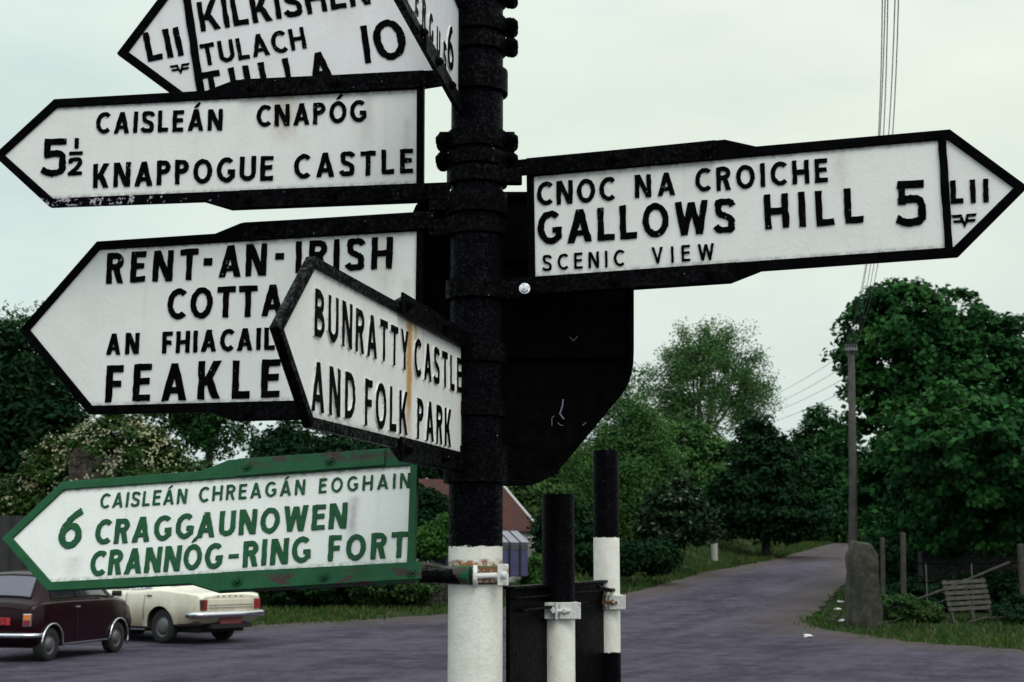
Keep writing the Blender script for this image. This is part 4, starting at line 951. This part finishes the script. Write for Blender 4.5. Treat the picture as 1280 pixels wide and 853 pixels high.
    # rear and front screens span the width of the top surface
    def screen(nm, xa, xb, r0, gm='glass'):
        bm = bmesh.new(); n = 10; G_ = []
        for j in range(4):
            x = xa + (xb - xa) * j / 3; G_.append([])
            p0 = surf(x, r0, 1); p1 = surf(x + .02, 9.99, 1) - surf(x, 9.99, 1); up = Vector((-p1.z, 0, p1.x)).normalized()
            for i in range(n + 1):
                y = -1 + 2 * i / n; r = 10 - abs(y) * (10 - r0); p = surf(x, min(9.999, r), 1 if y >= 0 else -1); G_[-1].append(bm.verts.new(p + up * .008))
        for a, b in zip(G_, G_[1:]):
            for k in range(n): bm.faces.new((a[k], a[k + 1], b[k + 1], b[k]))
        edge = [v.co.copy() for v in G_[0]] + [g_[-1].co.copy() for g_ in G_[1:]] + [v.co.copy() for v in G_[-1][-2::-1]] + [g_[0].co.copy() for g_ in G_[-2:0:-1]]
        s_ = obj(nm, bm, M[gm], root, smooth_=True); bm = bmesh.new(); add_tube(bm, edge + [edge[0]], .013, 6, False); obj('window_trim', bm, M['dark'] if paint != 'cream' else M['chrome'], s_)
    for wx, wy in wheels:
        s = 1 if wy > 0 else -1; w_ = thing('wheel', None, None); w_.parent = root; w_.location = (wx, wy, wr)
        bm = bmesh.new(); prof = [(wr * .62, .075), (wr * .93, .08), (wr, .05), (wr, -.05), (wr * .93, -.08), (wr * .62, -.075)]; n = 32
        rg = [[bm.verts.new((r * math.cos(k * 6.2832 / n), y, r * math.sin(k * 6.2832 / n))) for k in range(n)] for r, y in prof]
        for a, b in zip(rg, rg[1:]):
            for k in range(n): bm.faces.new((a[k], a[(k + 1) % n], b[(k + 1) % n], b[k]))
        obj('tyre', bm, M['tyre'], w_, smooth_=True)
        bm = bmesh.new(); prof = [(wr * .64, .058), (wr * .60, .066), (wr * .56, .040), (hubr, .045), (hubr * .9, .075), (hubr * .5, .085), (.001, .088)]
        rg = [[bm.verts.new((r * math.cos(k * 6.2832 / n), s * y, r * math.sin(k * 6.2832 / n))) for k in range(n)] for r, y in prof]
        for a, b in zip(rg, rg[1:]):
            for k in range(n): bm.faces.new((a[k], a[(k + 1) % n], b[(k + 1) % n], b[k]))
        obj('rim', bm, M['hub'], w_, smooth_=True)
    bm = bmesh.new(); add_box(bm, .25, L - .3, -.55, .55, .20, .40); obj('underbody', bm, M['dark'], root)
    return root, surf, screen

# maroon small car: rear and right-hand side towards us
hd = Vector((.23, .973, 0)).normalized(); rt = Vector((hd.y, -hd.x, 0)); c0 = at(58, 823, 22.0); c0.z = 0
loc = c0 - hd * .44 - rt * .62; loc.z = .03
S_ = [(.0, .36, .56, .52, .53, .74, .48, .80), (.05, .30, .64, .52, .60, .80, .55, .865), (.13, .25, .68, .52, .655, .84, .58, .905), (.18, .22, .695, .52, .67, .85, .585, .945), (.40, .21, .705, .52, .68, .86, .545, 1.27), (.52, .21, .705, .52, .68, .865, .535, 1.315), (1.0, .2, .705, .52, .685, .87, .54, 1.345), (1.6, .2, .705, .52, .685, .87, .54, 1.335), (1.95, .2, .705, .52, .685, .87, .53, 1.29), (2.33, .2, .705, .52, .68, .87, .60, .95), (2.75, .22, .70, .52, .65, .82, .56, .88), (2.95, .25, .67, .50, .61, .74, .52, .80), (3.05, .33, .58, .48, .54, .66, .45, .70)]
mini, surf, screen = make_car('small_car', 'small maroon two-door car at the left edge seen from its rear right corner', S_, 'maroon', [(.44, .60), (.44, -.60), (2.47, .60), (2.47, -.60)], .252, .10, loc, hd,
    [('window', (1, -1), .47, 1.10, .56, 1.10, 6.15, 6.92), ('window', (1, -1), 1.16, 2.18, 1.16, 1.93, 6.15, 6.92)], 3.05)
screen('rear_window', .185, .395, 8.25, 'glass_skylit'); screen('windscreen', 2.30, 1.98, 8.2)
bm = bmesh.new(); add_tube(bm, [(.16, -.69, .40), (.03, -.63, .40), (-.05, -.45, .40), (-.06, 0, .40), (-.05, .45, .40), (.03, .63, .40), (.16, .69, .40)], .036, 10); obj('bumper', bm, M['chrome'], mini, smooth_=True)
for s in (1, -1):
    bm = bmesh.new(); add_box(bm, -.004, .07, min(s * .46, s * .60), max(s * .46, s * .60), .53, .72); lt = obj('tail_light', bm, M['chrome'], mini, bevel=.012)
    bm = bmesh.new(); add_box(bm, -.012, -.002, min(s * .475, s * .585), max(s * .475, s * .585), .63, .705); obj('lamp', bm, M['orange'], lt, bevel=.004)
    bm = bmesh.new(); add_box(bm, -.012, -.002, min(s * .475, s * .585), max(s * .475, s * .585), .545, .624); obj('lamp', bm, M['redlamp'], lt, bevel=.004)
    for wx in (.44, 2.47):
        bm = bmesh.new(); add_tube(bm, [(wx + .297 * math.cos(R(a)), s * (.712), .262 + .297 * math.sin(R(a))) for a in range(-12 if wx < 1 else -25, 196, 13)], .014, 6); obj('wheel_arch_trim', bm, M['chrome'], mini, smooth_=True)
    bm = bmesh.new(); add_tube(bm, [(.76, s * .675, .235), (2.16, s * .675, .235)], .014, 6); obj('sill_trim', bm, M['chrome'], mini)
    bm = bmesh.new(); add_box(bm, 1.10, 1.20, min(s * .695, s * .72), max(s * .695, s * .72), .775, .80); obj('door_handle', bm, M['chrome'], mini, bevel=.006)
    bm = bmesh.new(); add_tube(bm, [(2.16, s * .685, .90), (2.16, s * .80, .95)], .009, 6); add_tube(bm, [(2.15, s * .74, .97), (2.17, s * .88, .97)], .045, 12); obj('wing_mirror', bm, M['dark'], mini, smooth_=True)
    bm = bmesh.new(); add_tube(bm, [(1.14, s * .712, .30), (1.14, s * .712, .56), (1.14, s * .69, .84)], .004, 5); obj('door_gap', bm, M['dark'], mini)
bm = bmesh.new(); add_box(bm, -.026, -.002, -.26, .26, .55, .66); pl = obj('number_plate', bm, M['plate_red'], mini, bevel=.004)
bm = bmesh.new()
for k, ch in enumerate('03'):
    if ch == '0': P_ = [(0, 0), (.05, 0), (.05, .075), (0, .075), (0, 0)]
    else: P_ = [(0, .075), (.05, .075), (.05, .04), (.015, .04), (.05, .04), (.05, 0), (0, 0)]
    add_tube(bm, [(-.028, -.055 - k * .085 - px_, .568 + pz_) for px_, pz_ in P_], .006, 5)
obj('lettering', bm, M['dark'], pl)

# cream saloon: rear and left-hand side towards us
hd = Vector((-.80, .60, 0)).normalized(); lf = Vector((-hd.y, hd.x, 0)); c0 = at(205, 803, 26.4); z0 = gh(0, 26.4); c0.z = 0
loc = c0 - hd * .98 - lf * .70; loc.z = z0 + .03
S_ = [(.0, .46, .70, .60, .68, .80, .62, .86), (.06, .38, .76, .58, .73, .86, .66, .905), (.25, .33, .80, .58, .77, .89, .69, .925), (.75, .29, .83, .58, .80, .93, .69, .955), (1.0, .27, .845, .58, .81, .945, .66, 1.00), (1.38, .25, .845, .58, .80, .93, .56, 1.28), (1.55, .25, .84, .58, .785, .915, .545, 1.325), (2.1, .25, .83, .58, .775, .90, .55, 1.345), (2.6, .25, .83, .58, .775, .90, .54, 1.30), (3.15, .26, .83, .58, .775, .90, .68, .95), (3.9, .30, .82, .58, .76, .85, .68, .89), (4.2, .36, .76, .56, .71, .78, .64, .82), (4.28, .42, .70, .55, .67, .72, .60, .75)]
sal, surf, screen = make_car('saloon_car', 'muddy cream four-door saloon with its boot towards us beside the maroon car', S_, 'cream', [(.98, .69), (.98, -.69), (3.52, .69), (3.52, -.69)], .31, .15, loc, hd,
    [('window', (1, -1), 1.30, 1.92, 1.50, 1.92, 6.12, 6.9), ('window', (1, -1), 1.98, 2.95, 1.98, 2.62, 6.12, 6.9)], 4.28)
screen('rear_window', 1.03, 1.36, 8.15, 'glass_skylit'); screen('windscreen', 3.1, 2.64, 8.2)
bm = bmesh.new(); add_tube(bm, [(.24, .82, .53), (.0, .80, .53), (-.06, .70, .53), (-.075, 0, .53), (-.06, -.70, .53), (.0, -.80, .53), (.24, -.82, .53)], .042, 10)
for v in bm.verts: v.co.z = .53 + (v.co.z - .53) * 1.25
obj('bumper', bm, M['chrome'], sal, smooth_=True)
for s in (1, -1):
    bm = bmesh.new(); add_box(bm, -.012, .06, min(s * .56, s * .715), max(s * .56, s * .715), .60, .80); lt = obj('tail_light', bm, M['darkred'] if s > 0 else M['redlamp'], sal, bevel=.012)
    bm = bmesh.new(); add_box(bm, -.018, -.004, min(s * .575, s * .64), max(s * .575, s * .64), .61, .79); obj('lamp', bm, M['redlamp'], lt, bevel=.005)
    for x0, x1 in ((1.22, 1.34), (2.12, 2.24)):
        bm = bmesh.new(); add_box(bm, x0, x1, min(s * .815, s * .845), max(s * .815, s * .845), .845, .868); obj('door_handle', bm, M['dark'], sal, bevel=.005)
    for x in (1.42, 1.95):
        bm = bmesh.new(); add_tube(bm, [(x, s * .846, .42), (x, s * .846, .60), (x, s * .815, .86), (x, s * .797, .905)], .005, 5); obj('door_gap', bm, M['dark'], sal)
    bm = bmesh.new(); add_tube(bm, [(1.4, s * .80, .245), (3.1, s * .80, .245)], .014, 6); obj('sill_trim', bm, M['chrome'], sal)
bm = bmesh.new(); add_box(bm, -.012, .02, -.52, .52, .62, .80); tp = obj('tail_panel', bm, M['cream'], sal, bevel=.01)
for z_ in (.69, .645): bm = bmesh.new(); add_box(bm, -.02, -.0125, -.54, .54, z_, z_ + .01); obj('trim_strip', bm, M['hub'], tp)
bm = bmesh.new()
for k in range(5): add_box(bm, -.004, .02, .30 - k * .14, .335 - k * .14, .835, .862)
obj('badge', bm, M['hub'], sal)
bm = bmesh.new(); add_box(bm, -.02, .0, -.26, .26, .34, .47); obj('number_plate', bm, mat('dull_red_plate', (.16, .03, .03), .6), sal, bevel=.004)
bm = bmesh.new(); add_tube(bm, [(.0, -.42, .30), (.5, -.42, .29)], .028, 10); add_box(bm, -.03, .35, -.50, .46, .28, .36); obj('exhaust', bm, M['dark'], sal)

# ------------------------------------------------------------------ buildings, walls and fences
def stone(name, a, b, c, sc_=3.2):
    m, g = new_mat(name, .92, .15); o = g.obj(); v = g.n('ShaderNodeTexVoronoi', feature='DISTANCE_TO_EDGE'); v.inputs['Scale'].default_value = sc_
    wv = g.n('ShaderNodeMapping'); wv.inputs['Scale'].default_value = (1, 1, 1.5); g.put(wv.inputs[0], o); g.put(v.inputs['Vector'], wv.outputs[0])
    v2 = g.n('ShaderNodeTexVoronoi'); v2.inputs['Scale'].default_value = sc_; g.put(v2.inputs['Vector'], wv.outputs[0])
    n = g.noise(o, 9, 5, .7); col = g.mix(g.xyz(v2.outputs['Color'])[0], a, b); col = g.mix(g.rng(n, .5, .7), col, c); col = g.mix(g.rng(v.outputs[0], .05, .0, 0, .7), col, tuple(q * .45 for q in a))
    g.put(g.b.inputs['Base Color'], col); g.bump(g.math('ADD', g.rng(v.outputs[0], 0, .15), g.math('MULTIPLY', n, .5)), .7, .04); return m
def rough_block(bm, x0, x1, y0, y1, z0, z1, nx_, nz, amp, seed, topamp=.0):
    """wall block with an uneven surface and top"""
    bm2 = bmesh.new(); add_box(bm2, x0, x1, y0, y1, z0, z1)
    for ax, a, b, n in ((0, x0, x1, nx_), (2, z0, z1, nz)):
        for k in range(1, n):
            co = [0, 0, 0]; co[ax] = a + (b - a) * k / n; no = [0, 0, 0]; no[ax] = 1
            bmesh.ops.bisect_plane(bm2, geom=bm2.verts[:] + bm2.edges[:] + bm2.faces[:], plane_co=co, plane_no=no)
    for v in bm2.verts:
        p = v.co.copy(); q = Vector((p.x * 2.3, p.y * 2.3, p.z * 2.3 + seed)); v.co += Vector(noise.noise_vector(q)) * amp
        if p.z > z1 - 1e-4: v.co.z += topamp * noise.noise((p.x * 1.3, p.y, seed))
    off = [bm.verts.new(v.co) for v in bm2.verts]; bm2.verts.index_update()
    for f in bm2.faces: bm.faces.new([off[v.index] for v in f.verts])
    bm2.free()
M['stone'] = stone('rubble_stone', (.026, .024, .022), (.062, .056, .050), (.016, .026, .012), 5.5); M['stone_b'] = stone('brown_stone', (.040, .033, .028), (.085, .072, .062), (.035, .04, .02), 7)
M['stone_g'] = stone('grey_stone', (.030, .030, .032), (.058, .058, .062), (.018, .022, .016), 6)
def wall(label, px0, px1, Y, ytop, m, thick=.5, seed=1, topamp=.15, name='stone_wall', yaw=0, cat='wall', bot=-.2):
    a, b = at(px0, 700, Y).x, at(px1, 700, Y).x; X = (a + b) / 2; z0 = gh(X, Y); zt = at((px0 + px1) / 2, ytop, Y).z - z0
    o = None; bm = bmesh.new(); rough_block(bm, a - X, b - X, -thick / 2, thick / 2, bot, zt, max(4, int((b - a) / .35)), max(4, int(zt / .3)), .06, seed, topamp)
    o = obj(name, bm, m, smooth_=False); o.location = (X, Y, z0); o.rotation_euler.z = yaw; return tag(o, label, cat)
wall('low rubble stone wall behind the cream saloon and grass strip', 235, 562, 37.2, 706, M['stone'], seed=3, topamp=.2)
wall('brown ruined stone pier in front of the blossoming hawthorn', 88, 148, 34.2, 578, M['stone_b'], .9, 8, .9, name='stone_pier', bot=-.2)
wall('grey stone field wall behind the gate under the big tree', 1150, 1330, 38.6, 668, M['stone_g'], .5, 12, .35)
# dark corrugated fence at the left edge
a, b = at(-70, 700, 31).x, at(46, 700, 31).x; z0 = gh(-10, 31); zt = at(0, 645, 31).z
bm = bmesh.new(); n = int((b - a) / .03); top = [(a + (b - a) * k / n, 31 + .03 * math.sin(k * .6)) for k in range(n + 1)]
V = [[bm.verts.new((x - a, y - 31 + dy, z)) for x, y in top] for z in (z0 - .1, zt) for dy in (0, .012)]
for i in range(n):
    for p, q in ((0, 2), (1, 3), (2, 3), (0, 1)): bm.faces.new((V[p][i], V[p][i + 1], V[q][i + 1], V[q][i]))
o = obj('corrugated_fence', bm, mat('dark_corrugated_iron', (.010, .012, .016), .7, base2=(.02, .018, .017), vscale=4), smooth_=False); o.location = (a, 31, 0); tag(o, 'dark corrugated iron fence behind the maroon car', 'fence')
# outhouse with a red roof
Ar = at(624, 602, 50.6); e = Vector((math.cos(R(33)), math.sin(R(33)), 0)); s = Vector((e.y, -e.x, 0)); Wd, Hr, Lr = 2.65, 1.80, 3.9
hs = thing('outhouse', 'small white outhouse with a rusty red sheet roof behind the pole', 'building', (Ar.x, Ar.y, 0))
zr = Ar.z; ze = zr - Hr
def hp(u, v, z): return e * u + s * v + Vector((0, 0, z))
gz = gh(Ar.x, Ar.y - 2) - .2
bm = bmesh.new(); P_ = [(-Wd + .1, gz), (Wd - .1, gz), (Wd - .1, ze + .02), (0, zr - .12), (-Wd + .1, ze + .02)]
A_ = [bm.verts.new(hp(-.05, v, z)) for v, z in P_]; B_ = [bm.verts.new(hp(-Lr + .12, v, z)) for v, z in P_]
for i in range(5): bm.faces.new((A_[i], A_[(i + 1) % 5], B_[(i + 1) % 5], B_[i]))
bm.faces.new(A_[::-1]); bm.faces.new(B_); obj('wall', bm, mat('whitewash', (.62, .62, .62), .9, base2=(.42, .42, .40), vscale=2, bump=.4, bscale=20), hs)
bm = bmesh.new()
for sg in (1, -1):
    n = 60; Q = [[bm.verts.new(hp(-Lr * k / n, sg * v, z + dz + .012 * math.sin(k * 1.9))) for k in range(n + 1)] for v, z in ((0, zr), (Wd, ze)) for dz in (0, -.03)]
    for i in range(n):
        for p, q in ((0, 2), (1, 3), (2, 3)): bm.faces.new((Q[p][i], Q[p][i + 1], Q[q][i + 1], Q[q][i]))
obj('roof', bm, mat('rusty_red_roof', (.058, .009, .005), .9, base2=(.030, .009, .007), vscale=1.4, bump=.2, bscale=12), hs)
BARGE = mat('pale_bargeboard', (.42, .42, .42), .7)
for u in (.0, -Lr):
    for sg in (1, -1): bm = bmesh.new(); add_tube(bm, [hp(u, 0, zr + .02), hp(u, sg * Wd, ze + .02)], .055, 6); obj('bargeboard', bm, BARGE, hs)
# blue slatted trailer
tr = thing('farm_trailer', 'blue covered trailer with pale sloping top and dark ribs, behind the pole', 'trailer', (at(605, 700, 39.5).x, 39.5, gh(0, 39.5)))
tr.rotation_euler.z = .2; x0, x1 = at(548, 700, 39.5).x - tr.location.x, at(661, 700, 39.5).x - tr.location.x; zt = at(600, 678, 39.5).z - tr.location.z; zb = at(600, 721, 39.5).z - tr.location.z
bm = bmesh.new(); add_box(bm, x0, x1, 0, 1.6, zb, zt - .003); obj('body', bm, mat('blue_panel', (.050, .050, .14), .6, base2=(.030, .030, .085), vscale=3), tr, bevel=.02)
bm = bmesh.new(); add_prism(bm, [(-.04, zt), (1.6, zt + .34), (1.6, zt + .28), (0, zt - .06)], x0 - .05, x1 + .04, 'x'); obj('roof', bm, mat('pale_sheet', (.24, .24, .29), .6, base2=(.17, .17, .20), vscale=5), tr)
bm = bmesh.new(); xx = x1 - .22
while xx > x0: bm = bmesh.new(); add_box(bm, xx - .022, xx + .022, -.05, -.006, zb - .02, zt - .07); add_prism(bm, [(-.06, zt + .012), (1.6, zt + .36), (1.6, zt + .33), (-.05, zt - .02)], xx - .018, xx + .018, 'x'); obj('rib', bm, M['dark'], tr); xx -= .30
bm = bmesh.new(); add_box(bm, x0 - .01, x1 + .01, -.014, -.003, zt - .20, zt - .08); obj('band', bm, mat('dull_brown_band', (.06, .055, .06), .8), tr)
for xx in (x0 + .7, x1 - .7):
    bm = bmesh.new(); add_tube(bm, [(xx, .1, .28), (xx, .3, .28)], .28, 20); obj('wheel', bm, M['tyre'], tr, bevel=.02)
# gateway at the right
a = at(1080, 780, 31); X = a.x; z0 = gh(X, 31); zt = at(1080, 681, 31).z - z0
bm = bmesh.new(); rough_block(bm, -.31, .31, -.28, .28, -.15, zt, 9, 18, .05, 20, .12)
for v in bm.verts:
    t = smooth(zt * .86, zt * 1.02, v.co.z); v.co.x *= 1 - .38 * t; v.co.y *= 1 - .35 * t; v.co.x *= 1.07 - .10 * smooth(0, zt, v.co.z)
o = obj('gate_pillar', bm, mat('lichen_stone', (.018, .019, .012), .95, base2=(.075, .072, .060), vscale=5, lo=.45, hi=.8, bump=1.0, bscale=9, detail=8), smooth_=True); o.location = (X, 31, z0); tag(o, 'rough lichen-spotted stone gate pillar at the corner of the side road', 'gate pillar')
WOOD = mat('weathered_wood', (.030, .027, .022), .9, base2=(.060, .055, .045), vscale=9, bump=.5, bscale=40)  # dark tones also stand in for the shade under the big tree
def wpost(label, px0, px1, py0, py1, Y, lean=0, m=None, name='fence_post', group='posts by the gateway', cat='post'):
    X = at((px0 + px1) / 2, py1, Y).x; z0 = gh(X, Y); zt = at((px0 + px1) / 2, py0, Y).z - z0; wd = (px1 - px0) / FPX * Y
    bm = bmesh.new(); add_tube(bm, [(0, 0, -.15), (lean * .5, 0, zt * .5), (lean, 0, zt - .02), (lean, 0, zt)], [wd / 2, wd / 2 * 1.03, wd / 2, wd / 2 * .7], 9); o = obj(name, bm, m or WOOD); o.location = (X, Y, z0); return tag(o, label, cat, group)
wpost('leaning pale wooden post just right of the stone pillar', 1101, 1106.5, 672, 756, 33.6, .05); wpost('taller pale wooden post left of the gate', 1126, 1132.5, 666, 757, 33.2, .06)
wpost('wooden gate post at the far right edge', 1276, 1284, 680, 765, 33)
o = wpost('short white marker post on the verge left of the side road', 889, 897, 668, 690, 61, 0, mat('white_stone', (.32, .32, .30), .9), 'marker_post', None)
gx0, gx1 = at(1134, 700, 33).x, at(1275, 700, 33).x; gz = gh(gx0, 33); gt = thing('field_gate', 'thin dark iron field gate with a diagonal bar under the big tree', 'gate', ((gx0 + gx1) / 2, 33, gz)); cx = gt.location.x
for py in (705, 728, 745): bm = bmesh.new(); z = at(1200, py, 33).z - gz; add_tube(bm, [(gx0 - cx, 0, z), (gx1 - cx, 0, z + .01)], .014, 6); obj('rail', bm, M['black_worn'], gt)
for px in (1157, 1214): bm = bmesh.new(); xx = at(px, 700, 33).x - cx; add_tube(bm, [(xx, 0, .05), (xx, 0, at(px, 704, 33).z - gz)], .013, 6); obj('upright', bm, mat('grey_iron', (.10, .10, .10), .6), gt)
bm = bmesh.new(); p0 = at(1108, 764, 32.6); p1 = at(1262, 703, 32.8); add_tube(bm, [p0, p0.lerp(p1, .5) - Vector((0, 0, .03)), p1], .03, 7); o = obj('timber_pole', bm, WOOD); tag(o, 'long grey pole lying diagonally against the gate', 'pole')
pal = thing('pallet', 'weathered wooden pallet leaning against the gate', 'pallet', (at(1217, 776, 31.9).x, 31.9, gh(9, 31.9) + .02)); pal.rotation_euler = (R(-22), R(-3), R(4)); 
wd = 56 / FPX * 31.9 / 2; ht = .95
for k in range(6): bm = bmesh.new(); z = .28 + k * .125; add_box(bm, -wd, wd, -.02, 0, z, z + .085); obj('slat', bm, WOOD, pal, bevel=.004)
for xx in (-wd + .05, 0, wd - .09): bm = bmesh.new(); add_box(bm, xx, xx + .05, .002, .09, 0, 1.02); obj('bearer', bm, WOOD, pal, bevel=.004)
for k, (pa, pb, Y, r_) in enumerate((((1150, 772), (1196, 738), 32.8, .018), ((1128, 760), (1180, 752), 32.6, .014), ((1210, 778), (1270, 768), 31.4, .02), ((1092, 784), (1128, 772), 30.6, .014))):
    p0, p1 = at(*pa, Y), at(*pb, Y); p0.z = max(p0.z, gh(p0.x, Y) + .02); p1.z = max(p1.z, gh(p1.x, Y) + .03); bm = bmesh.new(); add_tube(bm, [p0, p0.lerp(p1, .35) + Vector((0, .05, .03)), p0.lerp(p1, .7) + Vector((0, -.04, -.01)), p1], [r_, r_ * .9, r_ * .7, r_ * .4], 6)
    tag(obj('fallen_branch', bm, WOOD), ('dead stick propped up in the weeds left of the pallet', 'thin dead stick lying across the nettles by the wooden post', 'dead branch on the grass in front of the pallet', 'dead twig lying at the foot of the stone pillar')[k], 'branch', 'dead branches by the gateway')
PAPER = mat('scrap_paper', (.62, .60, .60), .8)
for px, py, lab in ((1010, 798, 'scrap of white paper on the tarmac in front of the pillar'), (1052, 764, 'white scrap of paper in the grass left of the pillar'), (1047, 748, 'small pale scrap beside the dark stones by the pillar'), (1050, 736, 'pale scrap of litter at the road edge behind the pillar')):
    Y = 28.0 if py == 798 else 32 if py > 760 else 35.5 if py > 740 else 38; p = at(px, py, Y); bm = bmesh.new(); bmesh.ops.create_icosphere(bm, subdivisions=2, radius=.09)
    for v in bm.verts: v.co = v.co * (1 + .7 * noise.noise(v.co * 30 + Vector((px, 0, 0)))); v.co.z *= .35
    o = obj('litter', bm, PAPER); o.location = (p.x, Y, gh(p.x, Y) + .055); tag(o, lab, 'litter', 'scraps of litter by the gateway')
for k in range(9):
    Y = random.uniform(31.5, 34); x = random.uniform(6.7, 7.25) + (Y - 31.5) * .22; bm = bmesh.new(); bmesh.ops.create_icosphere(bm, subdivisions=2, radius=random.uniform(.05, .13))
    for v in bm.verts: v.co *= 1 + .4 * noise.noise(v.co * 9 + Vector((k, 0, 0))); v.co.z *= .6
    o = obj('loose_stone', bm, M['stone_b']); o.location = (x, Y, gh(x, Y) + .03); tag(o, 'loose stone lying on the verge beside the gate pillar', 'stone', 'loose stones by the gate pillar')

# ------------------------------------------------------------------ power pole and lines
YP = 36; b0 = at(1068.5, 760, YP); t0 = at(1064, 434, YP); z0 = gh(b0.x, YP)
up = thing('utility_pole', 'tall wooden power line pole in front of the big tree', 'utility pole', (b0.x, YP, z0)); th = t0.z - z0
bm = bmesh.new(); add_tube(bm, [(0, 0, -.3), (0, 0, 1.5), ((t0.x - b0.x) * .5, 0, th * .5), (t0.x - b0.x, 0, th)], [.115, .11, .10, .085], 12)
obj('shaft', bm, mat('pole_timber', (.038, .036, .033), .9, base2=(.066, .061, .056), vscale=5, bump=.5, bscale=30), up, smooth_=True)
bm = bmesh.new(); add_box(bm, t0.x - b0.x - .19, t0.x - b0.x + .12, -.17, -.09, th - .12, th - .04); ca = obj('crossarm', bm, mat('pale_crossarm', (.13, .125, .15), .7), up, bevel=.01)
LINE = mat('wire', (.12, .125, .16), .6)
for k in range(5):
    bm = bmesh.new(); xx = t0.x - b0.x - .17 + k * .068; add_tube(bm, [(xx, -.13, th - .04), (xx, -.13, th + .02), (xx, -.13, th + .06)], [.012, .02, .01], 8); obj('insulator', bm, M['hub'], ca)
ords = ('leftmost', 'second from left', 'middle', 'second from right', 'rightmost')
for k, (xa, xb) in enumerate(((1099.5, 1089.3), (1102.2, 1090.5), (1106, 1095.3), (1114, 1100.5), (1118.6, 1105.5))):
    p0 = Vector((t0.x - .17 + k * .068, YP - .13, t0.z + .05)); p1 = at(xa, 0, 15.2); p1b = at(xb, 172, 21.5)
    # parabola through the pole, one point on the way and on past the camera
    def pt(y):
        y0, y1, y2 = p0.y, p1b.y, p1.y; l0 = (y - y1) * (y - y2) / ((y0 - y1) * (y0 - y2)); l1 = (y - y0) * (y - y2) / ((y1 - y0) * (y1 - y2)); l2 = (y - y0) * (y - y1) / ((y2 - y0) * (y2 - y1))
        zs = .00125 * (y0 - y) * (y + 6.0); zl = p0.z + (8.0 - p0.z) * (y0 - y) / (y0 + 6.0)
        return Vector((p0.x * l0 + p1b.x * l1 + p1.x * l2, y, zl - zs * .5))
    bm = bmesh.new(); add_tube(bm, [pt(p0.y - (p0.y + 6) * i / 40) for i in range(41)], .0065, 5); o = obj('power_line', bm, LINE)
    tag(o, f'overhead wire running up past the pointing sign tip, {ords[k]} of five', 'power line', 'overhead wires towards the viewer')
for k, (ya, yb) in enumerate(((452, 486), (467, 498), (478, 507), (490, 519))):
    p0 = Vector((t0.x + (b0.x - t0.x) * (k * .45) / th, YP - .1, t0.z - .05 - k * .33)); q = at(968, yb, 62); d = (q - p0) * 2.1
    bm = bmesh.new(); add_tube(bm, [p0 + d * t + Vector((0, 0, -1.1 * t * (1 - t))) for t in np.linspace(0, 1, 16)], .007, 5); o = obj('power_line', bm, LINE)
    tag(o, f'faint wire slanting left from the pole over the distant trees, {("topmost", "second from top", "third from top", "lowest")[k]} of four', 'power line', 'overhead wires towards the distant trees')
